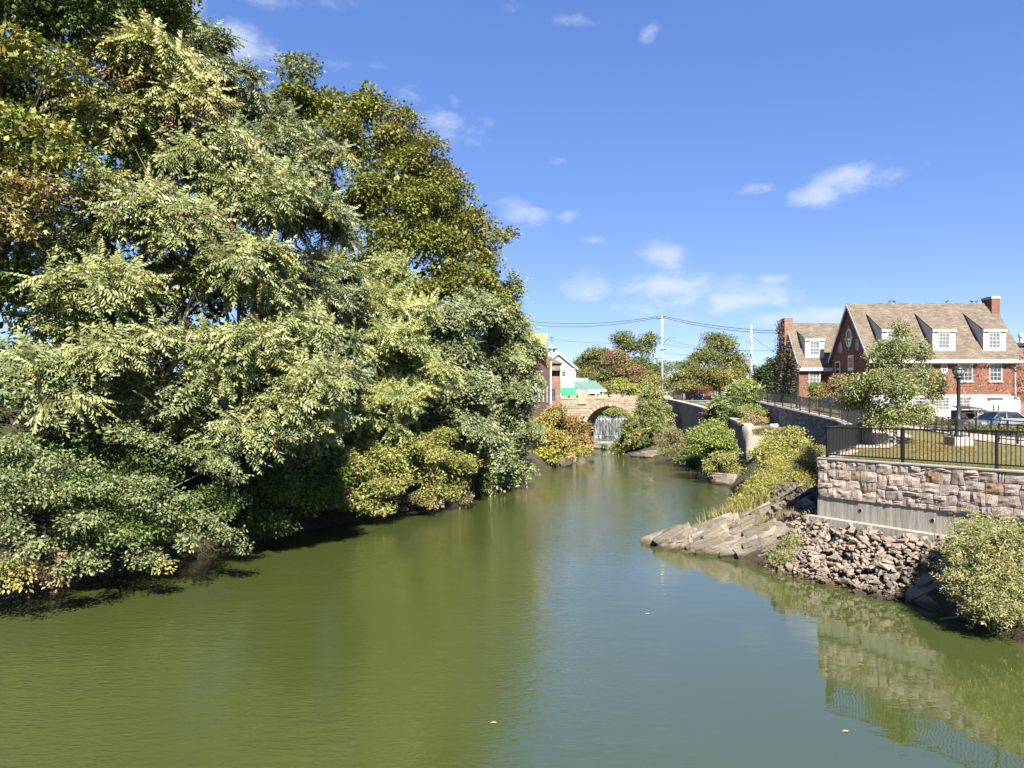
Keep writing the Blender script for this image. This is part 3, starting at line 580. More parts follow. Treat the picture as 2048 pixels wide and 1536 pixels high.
def gable_house(rt_, x0, x1, yf, yb, zb, ze, zr, oh=.45, mwall='brick', mroof='shingle', rakemat='white', side_oh=.25):
    ym = (yf+yb)/2; th = .16
    q = MB(); q.prism([(x0,yf,zb),(x0,yf,ze),(x0,ym,zr-.12),(x0,yb,ze),(x0,yb,zb)], (x1-x0,0,0)); q.build('wall', M[mwall], rt_)
    sl = (zr-ze)/(ym-yf)
    for s, yy in ((1, yf), (-1, yb)):
        yo = yy-s*oh; zo = ze-oh*sl*.75
        q = MB(); q.prism([(x0-side_oh,yo,zo),(x0-side_oh,ym,zr),(x0-side_oh,ym,zr+th*1.4),(x0-side_oh,yo,zo+th*1.4)], (x1-x0+2*side_oh,0,0)); q.build('roof', M[mroof], rt_)
        q = MB(); q.prism([(x0-side_oh-.04,yo,zo-.18),(x0-side_oh-.04,ym,zr-.2),(x0-side_oh-.04,ym,zr+.12),(x0-side_oh-.04,yo,zo+.16)], (.037,0,0)); q.build('rake_board', M[rakemat], rt_)
    q = MB(); q.box(x0-side_oh-.03, x1+side_oh, yf-oh-.12, yf-oh-.004, ze-oh*sl*.75-.12, ze-oh*sl*.75+.17); q.box(x0-side_oh, x1+side_oh-.01, yf-oh-.003, yf-.004, ze-oh*sl*.75-.2, ze-oh*sl*.75-.02); q.build('gutter', M['white'], rt_)
def shed_dormer(rt_, cx, wd, yf, z0, z1, roof_y, roof_z, zr_slope, glass='curtain'):
    """front at yf from z0 to z1; roof rises to meet the main roof at (roof_y, roof_z)"""
    x0, x1 = cx-wd/2, cx+wd/2
    yb0 = yf+(z1-z0)/zr_slope+1.0
    dm = MB(); dm.prism([(x0,yf,z0),(x0,yf,z1),(x0,roof_y,roof_z-.02),(x0,yf+.3,z0-.3)], (wd,0,0)); d = dm.build('dormer', M['siding'], rt_)
    q = MB(); q.prism([(x0-.1,yf-.14,z1-.02),(x0-.1,roof_y+.12,roof_z+.02),(x0-.1,roof_y+.12,roof_z+.12),(x0-.1,yf-.14,z1+.10)], (wd+.2,0,0)); q.build('dormer_roof', M['shingle'], d)
    q = MB(); q.box(x0-.09, x1+.09, yf-.165, yf-.143, z1-.12, z1+.10); q.box(x0-.02, x0+.1, yf-.03, yf-.003, z0, z1-.02); q.box(x1-.1, x1+.02, yf-.03, yf-.003, z0, z1-.02); q.box(x0+.1, x1-.1, yf-.03, yf-.003, z0-.02, z0+.12); q.build('trim', M['white'], d)
    hz = (z1-z0); zc0, zc1 = z0+.36, z1-.26; ww = wd*.46
    q = MB(); q.box(cx-ww/2-.14, cx-ww/2, yf-.06, yf-.004, zc0-.12, zc1+.12); q.box(cx+ww/2, cx+ww/2+.14, yf-.06, yf-.004, zc0-.12, zc1+.12); q.box(cx-ww/2, cx+ww/2, yf-.06, yf-.004, zc1, zc1+.12); q.box(cx-ww/2, cx+ww/2, yf-.06, yf-.004, zc0-.12, zc0); q.build('window_frame', M['white'], d)
    MB().box(cx-ww/2, cx+ww/2, yf-.02, yf-.004, zc0, zc1).build('pane', M[glass], d)
    q = MB(); zm = (zc0+zc1)/2; q.box(cx-ww/2, cx+ww/2, yf-.05, yf-.021, zm-.03, zm+.03)
    for k in (1, 2): xx = cx-ww/2+ww*k/3; q.box(xx-.014, xx+.014, yf-.035, yf-.022, zc0, zc1)
    for k in (1, 3): zz = zc0+(zc1-zc0)*k/4; q.box(cx-ww/2, cx+ww/2, yf-.033, yf-.023, zz-.013, zz+.013)
    q.build('muntins', M['white'], d)
def X(px, d): return (px-HX)/F*d
def Z(py, d): return EYE+(HY-py)/F*d
HF, HB, HX0, HX1, HB0, HE, HR = 66.0, 74.0, 32.55, 46.2, 4.0, 10.75, 16.05
hs_ = root('brick_house', 'red brick house with tan shingle roof, three white dormers and white basement storey', 'house', (HX0, HF, HB0))
gable_house(hs_, HX0, HX1, HF, HB, HB0, HE, HR)
q = MB(); q.box(HX0-.03, HX1+.03, HF-.06, HF-.004, HB0, Z(789.5, HF)); q.box(HX0-.06, HX0-.004, HF-.06, HB, HB0, Z(789.5, HF)+.3); q.build('basement_wall', M['white'], hs_)
for px, gl in ((1990.5,'glass'),(1932,'glass'),(1845,'glass'),(1787,'glass')): window(hs_, X(px, HF), HF, Z(761, HF), Z(729, HF), 1.0, gl, 3, 4, .09, True, True)
for px, w_ in ((1886,.9),(1928.5,.85),(1840,.9),(1790,.9)): window(hs_, X(px, HF), HF-.075, Z(819, HF), Z(795, HF), w_, 'curtain', 3, 4, .08, False)
def oval(par, c, rx, rz, axis, name='oval_window', pane='curtain', ring=.12):
    n = 20; q = MB(); ux = Vector((1,0,0)) if axis == 'y' else Vector((0,1,0)); nn = Vector((0,-1,0)) if axis == 'y' else Vector((-1,0,0)); uz = Vector((0,0,1)); c = Vector(c); V = []
    for rr in (0, ring):
        for k in range(n): t_ = 2*math.pi*k/n; V.append(c+ux*(rx+rr)*math.cos(t_)+uz*(rz+rr)*math.sin(t_)+nn*.06)
    f = [(k, (k+1) % n, n+(k+1) % n, n+k) for k in range(n)]; V += [v-nn*.06 for v in V[n:]]; f += [(n+k, n+(k+1) % n, 2*n+(k+1) % n, 2*n+k) for k in range(n)]
    o = MB().add(V, f).build(name, M['white'], par); MB().add([c+ux*rx*math.cos(2*math.pi*k/n)+uz*rz*math.sin(2*math.pi*k/n)+nn*.02 for k in range(n)], [tuple(range(n))]).build('pane', M[pane], o); return o
ov = oval(hs_, (X(1888, HF), HF, Z(737, HF)), .2, .36, 'y')
q = MB(); c_ = Vector((X(1888, HF), HF-.05, Z(737, HF))); q.obox(c_-Vector((.2,0,0)), c_+Vector((.2,0,0)), .03, .03); q.obox(c_-Vector((0,0,.36)), c_+Vector((0,0,.36)), .03, .03); q.build('muntins', M['white'], ov)
oc = oval(hs_, (HX0, 70.0, Z(676, 70)), .42, .72, 'x', 'oculus', 'glass', .2)
for yy, zz in ((70.0, Z(676,70)+1.06), (70.0, Z(676,70)-1.06), (69.2, Z(676,70)), (70.8, Z(676,70))):
    MB().box(HX0-.07, HX0-.004, yy-.1, yy+.1, zz-.1, zz+.1).build('keystone', M['palecon'], oc)
oval(hs_, (HX0, 68.3, Z(691, 69)), .3, .55, 'x', 'oval_panel', 'palecon', .02); oval(hs_, (HX0, 71.8, Z(695.5, 71.6)), .3, .55, 'x', 'oval_panel', 'palecon', .02)
for yy, py in ((69.6, 726), (72.4, 738)):
    zz = Z(py, yy); q = MB().box(HX0-.06, HX0-.004, yy-.55, yy+.55, zz-.75, zz+.75); wo = q.build('window', M['white'], hs_); MB().box(HX0-.075, HX0-.062, yy-.42, yy+.42, zz-.6, zz+.62).build('pane', M['glass'], wo); MB().box(HX0-.09, HX0-.076, yy-.42, yy+.42, zz-.03, zz+.03).build('muntins', M['white'], wo)
sl_ = (HR-HE)/((HB-HF)/2)
for px in (1786, 1887.5, 1988.8):
    yf = 66.2; cx = X(px, yf); shed_dormer(hs_, cx, 2.0, yf, Z(703.5, yf), Z(661, yf), 69.2, 15.2, sl_)
q = MB(); q.box(45.72, 46.5, 69.1, 70.55, 12.5, Z(597, 69)); ch = q.build('chimney', M['brick'], hs_); MB().box(45.67, 46.55, 69.05, 70.6, Z(597, 69)+.003, Z(592, 69)).build('chimney_cap', M['palecon'], ch)
dx = X(2029, HF); q = MB(); q.tube([(dx+.25, HF-.55, HE-.4), (dx+.2, HF-.5, HE-.55), (dx, HF-.1, HE-.9), (dx, HF-.1, HB0+.6)], .06, 8); q.build('downspout', M['white'], hs_)
dz = Z(839, HF); dc = X(2000, HF); q = MB(); q.box(dc-.95, dc+.75, HF-.14, HF-.062, dz, Z(793, HF)); dr = q.build('door', M['white'], hs_)
MB().box(X(1973.5, HF), X(2004, HF), HF-.155, HF-.142, Z(800, HF), Z(795, HF)).build('transom', M['glass'], dr); MB().box(dc-.28, dc-.2, HF-.2, HF-.142, Z(824.5, HF), Z(810, HF)).build('door_handle', M['black'], dr); MB().box(dc-.75, dc-.6, HF-.18, HF-.142, Z(825, HF), Z(808.5, HF)).build('side_light', M['glass'], dr)
# wing with ivy
WF, WBk, WX0, WE, WR = 74.0, 80.4, 29.3, Z(732, 74), Z(650, 77.2)
wg = root('brick_wing', 'smaller brick wing behind the house with one dormer and an ivy covered gable', 'house', (WX0, WF, 5.5))
gable_house(wg, WX0, 36.0, WF+.02, WBk, 4.5, WE, WR, .35, side_oh=.12)
shed_dormer(wg, X(1629, 74.45), 1.9, 74.45, Z(716, 74.45), Z(679, 74.45), 76.7, 14.38, (WR-WE)/3.2)
window(wg, X(1629, WF), WF, Z(770, WF), Z(741, WF), 1.0, 'curtain', 3, 4, .1, True, True)
q = MB(); q.box(WX0-.5, WX0+.35, 76.6, 77.8, 5, Z(637, 77)); ch = q.build('chimney', M['oldbrick'], wg)
q = MB(); q.box(WX0+2.2, 36, WF-.06, WF-.003, 4.5, Z(787, WF)); q.build('basement_wall', M['white'], wg)
# steps to the wing
sx0 = X(1600, 72.6); st = root('entry_steps', 'steel stair with thin rails climbing to the ivy covered wing', 'stairs', (sx0, 72.4, 5.6))
for k in range(8): MB().box(sx0+k*.22, sx0+k*.22+.24, 72.0, 73.2, 5.7+k*.2, 5.75+k*.2).build('tread', M['steel'], st)
for yy in (72.0, 73.2):
    for zz in (.95, .55): MB().obox((sx0, yy, 5.7+zz), (sx0+1.76, yy, 7.3+zz), .045, .045).build('rail', M['steel'], st)
    for k in (0, 4, 8): bar('post', st, (sx0+k*.22, yy, 5.7+k*.2), .045, .045, .95, 0, 'steel')
MB().obox((sx0, 72.6, 5.62), (sx0+1.76, 72.6, 7.2), .9, .05).build('stringer', M['steel'], st)
# pigeons along the ridge
def bird(px, flip, label):
    d = 70.0; p = Vector((X(px, d), d, HR+.24)); s = -1 if flip else 1
    q = MB(); q.tube([p+Vector((-.17*s,0,.06)), p+Vector((-.1*s,0,.09)), p+Vector((0,0,.12)), p+Vector((.09*s,0,.17)), p+Vector((.12*s,0,.24)), p+Vector((.16*s,0,.255)), p+Vector((.2*s,0,.245))], [.015,.045,.085,.07,.045,.035,.008], 8)
    b = q.build('bird', M['darkmetal'], None, True); tag(b, label, 'bird', 'birds perched on the roof ridge')
    me = b.data; me.transform(Matrix.Translation(-p)); b.location = p
    q = MB(); q.tube([p+Vector((0,.03,-.03)), p+Vector((0,.03,.06))], .008, 5); q.tube([p+Vector((.01*s,-.03,-.03)), p+Vector((.01*s,-.03,.06))], .008, 5); q.build('legs', M['darkmetal'], b)
for px, fl, lb in ((1779,0,'dark bird on the house ridge, the one nearest the gable tip'),(1788.5,1,'dark bird on the house ridge right beside the one nearest the gable tip'),(1893,0,'lone dark bird midway along the house ridge'),(1943.5,1,'dark bird on the house ridge, second from the chimney'),(1953,0,'dark bird on the house ridge, the one nearest the chimney')): bird(px, fl, lb)
# neighbour at the right edge
nb = root('brick_building', 'dark brown brick building just past the downspout of the house', 'building', (48.4, 70, 4))
MB().box(48.4, 62, 70, 86, 4, Z(692, 70)).build('wall', M['oldbrick'], nb); MB().box(48.2, 62.2, 69.8, 86.2, Z(692, 70)+.003, Z(686, 70)).build('cornice', M['darkmetal'], nb); 
for k in range(3): window(nb, 50.5+k*3.6, 70, 7, 8.7, 1.1, 'glass')
vn = MB(); vn.tube([(50.6,72,Z(686,70)), (50.6,72,13.2)], .2, 10); vn.tube([(50.6,72,13.2), (50.6,72,13.5)], .3, 10); vn.build('roof_vent', M['white'], nb)

# ================================================================== buildings by the bridge (left)
ob = root('old_brick_mill', 'old brown brick building with orange gable trim beside the bridge', 'building', (3.9, 106, 3))
def qp(px, d, z): p = P(px, 800, d); return Vector((p.x, p.y, z))
# long wall runs along the river: from near-left to far-right corner
A0 = qp(1062, 96, 0); A1 = qp(1101, 110, 0); dv = (A1-A0); nv = Vector((-dv.y, dv.x, 0)).normalized()*9
zt = Z(715, 104)
MB().prism([A0+Vector((0,0,2.5)), A1+Vector((0,0,2.5)), A1+nv+Vector((0,0,2.5)), A0+nv+Vector((0,0,2.5))], (0,0,zt-2.5)).build('wall', M['oldbrick'], ob)
m0 = (A0+A0+nv)/2; m1 = (A1+A1+nv)/2; zr2 = Z(655, 104)
for a, b, c, d_ in ((A0, A1, m1, m0), (A0+nv, A1+nv, m1, m0)):
    q = MB(); q.add([a+Vector((0,0,zt)), b+Vector((0,0,zt)), c+Vector((0,0,zr2)), d_+Vector((0,0,zr2)), a+Vector((0,0,zt+.25)), b+Vector((0,0,zt+.25)), c+Vector((0,0,zr2+.25)), d_+Vector((0,0,zr2+.25))], [(0,3,2,1),(4,5,6,7),(0,1,5,4),(1,2,6,5),(2,3,7,6),(3,0,4,7)]); q.build('roof', M['greyshingle'], ob)
# cross gable with orange boards facing the river
gc = A0+dv*.66; gd = dv.normalized(); gn = -nv.normalized()
q = MB(); q.prism([gc-gd*3.2+gn*.25+Vector((0,0,zt-.3)), gc+gd*2.4+gn*.25+Vector((0,0,zt-.9)), gc+gd*1.0+gn*.25+Vector((0,0,Z(664,104)))], gn*-3); q.build('orange_gable', M['orange'], ob)
q = MB(); q.prism([gc-gd*3.0+gn*.27+Vector((0,0,zt+.25)), gc+gd*.5+gn*.27+Vector((0,0,zt+.9)), gc+gd*.75+gn*.27+Vector((0,0,Z(667,104)))], gn*.05); q.build('gable_boards', M['white'], ob)
for k in range(4):
    c = A0+dv*(.18+.21*k)+gn*.03; q = MB(); q.prism([c-gd*.45+Vector((0,0,7.2)), c+gd*.45+Vector((0,0,7.2)), c+gd*.45+Vector((0,0,9.4)), c-gd*.45+Vector((0,0,9.4))], gn*.06); wo = q.build('window', M['white'], ob); c2 = c+gn*.07
    MB().prism([c2-gd*.33+Vector((0,0,7.35)), c2+gd*.33+Vector((0,0,7.35)), c2+gd*.33+Vector((0,0,9.25)), c2-gd*.33+Vector((0,0,9.25))], gn*.012).build('pane', M['glass'], wo)
dpx = A1-dv*.03+gn*.12; MB().tube([dpx+Vector((0,0,zt-.2)), dpx+Vector((0,0,3.2))], .14, 8).build('downspout', M['white'], ob)
tw = root('brick_turret', 'small brick bay with a brown hip roof between the mill and the bridge', 'building', tuple(qp(1106, 113, 3)))
tcn = qp(1104, 114, 0); hw = 1.25
MB().box(tcn.x-hw, tcn.x+hw, tcn.y-hw, tcn.y+4, 2.5, Z(728, 113)).build('wall', M['oldbrick'], tw)
q = MB(); z0, z1 = Z(727.5, 113), Z(711, 114); o_ = .35
q.add([(tcn.x-hw-o_,tcn.y-hw-o_,z0),(tcn.x+hw+o_,tcn.y-hw-o_,z0),(tcn.x+hw+o_,tcn.y+4,z0),(tcn.x-hw-o_,tcn.y+4,z0),(tcn.x-.3,tcn.y+.8,z1),(tcn.x-.3,tcn.y+2,z1)], [(0,1,4),(1,2,5,4),(2,3,5),(3,0,4,5),(3,2,1,0)]); q.build('roof', M['shingle'], tw)
MB().box(tcn.x-.35, tcn.x+.45, tcn.y-hw-.05, tcn.y-hw-.004, 7.6, 9.4).build('window', M['glass'], tw)
q = MB(); q.prism([(tcn.x-hw,tcn.y-hw-.02,Z(734,113)),(tcn.x+hw,tcn.y-hw-.02,Z(734,113)),(tcn.x+hw,tcn.y-hw-.9,Z(742,113)),(tcn.x-hw,tcn.y-hw-.9,Z(742,113))], (0,0,.08)); q.build('hood', M['greyshingle'], tw)
# white house with cupola
D1 = 150.0; wh = root('white_house', 'white clapboard house with grey gable roof and copper capped cupola', 'house', (X(1128, D1), D1, 7.2))
x0, x1 = X(1098, D1), X(1152, D1); xm = X(1117, D1); ze, zr_ = Z(737, D1), Z(706, D1)
q = MB(); q.prism([(x0,D1,7),(x1,D1,7),(x1,D1,ze),(xm,D1,zr_-.15),(xm-(x1-xm),D1,ze),(x0,D1,ze)], (0,9,0)); q.build('wall', M['siding'], wh)
for s in (-1, 1):
    xe = xm+s*(x1-xm+.45); q = MB(); q.prism([(xe,D1-.5,ze-.35),(xm,D1-.5,zr_),(xm,D1-.5,zr_+.22),(xe,D1-.5,ze-.13)], (0,10,0)); q.build('roof', M['greyshingle'], wh)
    q = MB(); q.prism([(xe,D1-.56,ze-.42),(xm,D1-.56,zr_-.25),(xm,D1-.56,zr_+.2),(xe,D1-.56,ze-.05)], (0,.055,0)); q.build('rake_board', M['white'], wh)
for px in (1116.5, 1127.5): window(wh, X(px, D1), D1, Z(752, D1), Z(743, D1), .72, 'glass', 1, 2, .12, False)
MB().box(x0-.2, x1+.35, D1-.25, D1-.004, ze-.2, ze+.05).build('cornice', M['white'], wh)
cu = Vector((X(1103.5, D1+4), D1+4, 0)); q = MB().box(cu.x-.95, cu.x+.95, cu.y-.95, cu.y+.95, ze, Z(697, D1+3)); cp = q.build('cupola', M['white'], wh)
q = MB(); z0, z1 = Z(697, D1+3)+.003, Z(689, D1+3); q.add([(cu.x-1.25,cu.y-1.25,z0),(cu.x+1.25,cu.y-1.25,z0),(cu.x+1.25,cu.y+1.25,z0),(cu.x-1.25,cu.y+1.25,z0),(cu.x,cu.y,z1+.3)], [(0,1,4),(1,2,4),(2,3,4),(3,0,4),(3,2,1,0)]); q.build('cupola_roof', simple('verdigris', (.25,.46,.40), .6, .1, 2), cp)
for k in (-.45, .45): MB().box(cu.x+k-.32, cu.x+k+.32, cu.y-.98, cu.y-.953, Z(704, D1+3), Z(698.5, D1+3)).build('louvre', M['glass'], cp)
q = MB(); zt2 = z1+.3; q.tube([(cu.x,cu.y,zt2-.1), (cu.x,cu.y,zt2+1.5)], .035, 6); q.obox((cu.x-.5,cu.y,zt2+.6), (cu.x+.5,cu.y,zt2+.6), .05, .05); q.obox((cu.x-.35,cu.y,zt2+1.3), (cu.x+.35,cu.y,zt2+1.3), .05, .16); q.build('weather_vane', M['darkmetal'], cp)
# porch with green roof
pc = root('porch', 'open white porch with green standing seam roof in front of the white house', 'porch', (X(1160, 144), 144, 7.2)); D2 = 143.0
xa, xb, xc = X(1108, D2), X(1208, D2), X(1195, D2)
q = MB(); q.add([(xa,D2,Z(781,D2)),(xb+.5,D2,Z(781,D2)),(xc,D2+5,Z(763,D2+5)),(xa,D2+5,Z(763,D2+5)),(xa,D2,Z(780,D2)+.1),(xb+.5,D2,Z(780,D2)+.1),(xc,D2+5,Z(763,D2+5)+.2),(xa,D2+5,Z(763,D2+5)+.2)], [(0,3,2,1),(4,5,6,7),(0,1,5,4),(1,2,6,5),(2,3,7,6),(3,0,4,7)]); q.build('roof', M['greenroof'], pc)
MB().box(xa, xb+.5, D2-.12, D2-.004, Z(783, D2), Z(780, D2)).build('fascia', M['white'], pc)
for px in (1110,1122,1161,1174,1192,1206): bar('post', pc, (X(px, D2+.3), D2+.3, 7.2), .28, .28, Z(783, D2)-7.2, 0, 'white')
MB().box(xa, X(1176, D2+5), D2+5.01, D2+6, 7.2, Z(757, D2+5)).build('upper_wall', M['siding'], pc)
MB().box(X(1122, D2-.6), X(1148, D2-.6), D2-.6, D2-.15, Z(778, D2), Z(762, D2)).build('sign_board', M['white'], pc)
aw = root('awning', 'bright green canvas awning between the bridge parapet and the porch', 'awning', (X(1143, 138), 138, 7.6)); D3 = 137.5
xl, xr = X(1119, D3), X(1158, D3)
q = MB(); q.add([(xl,D3+2.2,Z(774,D3)),(xr-.9,D3+2.2,Z(774,D3)),(xr+.9,D3,Z(789,D3)),(xl+.6,D3,Z(789,D3)),(xl+.6,D3-.02,Z(792,D3)),(xr+.9,D3-.02,Z(792,D3))], [(0,3,2,1),(3,4,5,2)]); q.build('canvas', M['canvasgreen'], aw)
for x_ in (xl+.7, xr+.8): bar('post', aw, (x_, D3+.1, 7.2), .08, .08, Z(789, D3)-7.2, 0, 'white')
bar('post', aw, (xl+.1, D3+2.1, 7.2), .08, .08, Z(775, D3)-7.2, 0, 'white')
for i, (px, lb) in enumerate(((1186,'white market umbrella nearest the yellow green shrub past the porch'),(1157.5,'white market umbrella next to the green awning'))):
    u_ = root('market_umbrella', lb, 'umbrella', (X(px, 139), 139, 7.2), 'market umbrellas by the porch'); c = (X(px, 139), 139, 0); zt3 = Z(779.5, 139)
    MB().tube([(c[0],139,7.2), (c[0],139,zt3+.1)], .04, 6).build('pole', M['white'], u_); MB().lathe([(1.5, zt3-.75), (1.48, zt3-.7), (.75, zt3-.3), (.05, zt3+.05)], c, 8).build('canopy', M['canvaswhite'], u_)
# shop front across the plaza, cars before it
sh = root('shop_building', 'low red brick shop front behind the plaza fence and parked cars', 'building', (40, 140, 7.2))
MB().box(34, 52, 140, 150, 7.2, 11.2).build('wall', M['brick'], sh); MB().box(33.8, 52.2, 139.7, 150.2, 11.203, 11.5).build('cornice', M['white'], sh)
for k in range(4): window(sh, 36+k*4.2, 140, 8.2, 10.2, 1.9, 'glass', 2, 1, .1, False)
# ================================================================== lamps, poles, wires, cars, small things
def street_lamp(loc, h, label, block=True):
    rt_ = root('street_lamp', label, 'lamp', loc, 'post lamps along the promenade'); x, y, z = loc; b0 = .35 if block else 0
    if block: 
        MB().box(x-.42, x+.42, y-.42, y+.42, z-.3, z+.38).build('granite_block', M['palecon'], rt_)
    q = MB().lathe([(.2, b0), (.2, b0+.12), (.15, b0+.2), (.13, b0+.75), (.16, b0+.8), (.1, b0+.9), (.085, b0+1.2), (.075, h-.72), (.11, h-.70), (.085, h-.62)], (x,y,z), 14); q.build('post', M['darkmetal'], rt_, True)
    q = MB().lathe([(.09, h-.62), (.19, h-.58), (.2, h-.5), (.11, h-.46)], (x,y,z), 14); q.build('collar', M['darkmetal'], rt_, True)
    q = MB().lathe([(.12, h-.458), (.22, h-.34), (.25, h-.2), (.2, h-.13)], (x,y,z), 14); q.build('globe', M['lampglass'], rt_, True)
    q = MB().lathe([(.27, h-.2), (.265, h-.15), (.2, h-.06), (.08, h-.02), (.03, h+.02), (.045, h+.06), (.01, h+.12)], (x,y,z), 14); q.build('cap', M['darkmetal'], rt_, True)
    for k in range(8):
        a = k*math.pi/4; q = MB().tube([(x+.13*math.cos(a), y+.13*math.sin(a), z+h-.46), (x+.235*math.cos(a), y+.235*math.sin(a), z+h-.34), (x+.262*math.cos(a), y+.262*math.sin(a), z+h-.18)], .012, 5); q.build('cage_rib', M['darkmetal'], rt_)
    return rt_
lx, ly = X(1917, 33.2), 33.2; lz = hu(lx, ly)
street_lamp((lx, ly, lz), Z(727, ly)-lz-.1, 'dark post lamp on a granite block standing on the lawn')
lx, ly = X(1595.5, 60), 60; lz = hu(lx, ly); street_lamp((lx, ly, lz), Z(728, ly)-lz-.1, 'post lamp on the promenade in front of the ivy covered gable')
lx, ly = X(1509, 92), 92; street_lamp((lx, ly, 7.1), Z(729, ly)-7.2, 'post lamp beside the second utility pole', False)
def utility_pole(px, d, ztop, zbase, label, arm=True):
    x = X(px, d); rt_ = root('utility_pole', label, 'pole', (x, d, zbase), 'utility poles carrying the street wires')
    MB().tube([(x,d,zbase-.3), (x,d,(zbase+ztop)/2), (x,d,ztop)], [.2,.17,.13], 10).build('pole', M['pole'], rt_, True)
    if arm:
        MB().obox((x-.9,d-.15,ztop-.55), (x+.5,d+.6,ztop-.25), .1, .14).build('crossarm', M['darkmetal'], rt_)
        MB().tube([(x,d,ztop-5.4), (x+.3,d-.2,ztop-4.4), (x+.9,d-.5,ztop-3.75), (x+1.6,d-.7,ztop-3.6)], .05, 6).build('lamp_arm', M['steel'], rt_); MB().tube([(x+1.5,d-.7,ztop-3.6), (x+2.1,d-.9,ztop-3.62)], [.09,.06], 8).build('lamp_head', M['steel'], rt_)
        MB().obox((x-.3,d-.2,ztop-5.6), (x+.6,d-.2,ztop-5.55), .12, .12).build('bracket', M['darkmetal'], rt_)
    else:
        MB().tube([(x,d-.25,ztop-2.6), (x-.5,d-.3,ztop-2.4), (x-.9,d-.3,ztop-2.2)], .04, 6).build('bracket', M['steel'], rt_)
        MB().lathe([(.12,0),(.14,.05),(.14,.3),(.05,.36)], (x+.6,d-.2,ztop-7.2), 8).build('fitting', M['darkmetal'], rt_); MB().obox((x,d-.2,ztop-7.0), (x+.6,d-.2,ztop-7.0), .05, .05).build('bracket', M['darkmetal'], rt_)
    return Vector((x, d, ztop))
U1 = utility_pole(1324.5, 118, Z(631, 118), 7.2, 'tall pale utility pole with street light arm at the end of the bridge')
U2 = utility_pole(1502.5, 100, Z(650, 100), 7.0, 'pale utility pole rising behind the plaza shrubs, without a crossarm', False)
def wire(a, b, sag, r_, label, n=14):
    a, b = Vector(a), Vector(b); pts = [a+(b-a)*k/n-Vector((0,0,sag*4*(k/n)*(1-k/n))) for k in range(n+1)]
    q = MB().tube([p-a for p in pts], r_, 5); o = q.build('overhead_wire', M['wire']); o.location = a; tag(o, label, 'wire', 'overhead street wires')
UL_ = P(1040, 640, 150)
wire(U1+Vector((0,0,-.05)), UL_, 1.0, .045, 'upper overhead wire running left from the tall pole top')
wire(U1+Vector((-.8,-.1,-.4)), P(1040, 646, 150), 1.1, .045, 'lower overhead wire running left from the tall pole crossarm')
wire(U1+Vector((0,0,-.05)), P(1580, 663, 92), .5, .045, 'upper overhead wire passing from the tall pole to behind the house')
wire(U1+Vector((.45,.5,-.3)), P(1580, 667, 94), .6, .045, 'lower overhead wire passing from the tall pole to behind the house')
for i, (p0, p1, s, lb) in enumerate((((1324,686,118),(1050,672,150),.6,'thin wire crossing the sky above the cupola'),((1324,676,118),(1503,700,100),.6,'wire between the two poles starting at the street light arm'),((1324,688,118),(1565,700,95),.5,'wire between the two poles starting at the bracket'),
   ((1324,729,118),(1050,738,150),.5,'low wire crossing in front of the red tree'),((1324,716,118),(1120,722,150),.4,'wire between the white house and the tall pole'),((1324,745,118),(1130,748,150),.3,'lowest wire left of the tall pole'),
   ((1324,705,118),(1503,708,100),.4,'third wire down between the poles'),((1324,722,118),(1503,720,100),.4,'fourth wire down between the poles'),((1503,672,100),(1563,712,82),.1,'guy wire slanting down to the wing'))):
    wire(P(*p0), P(*p1), s, .026, lb)
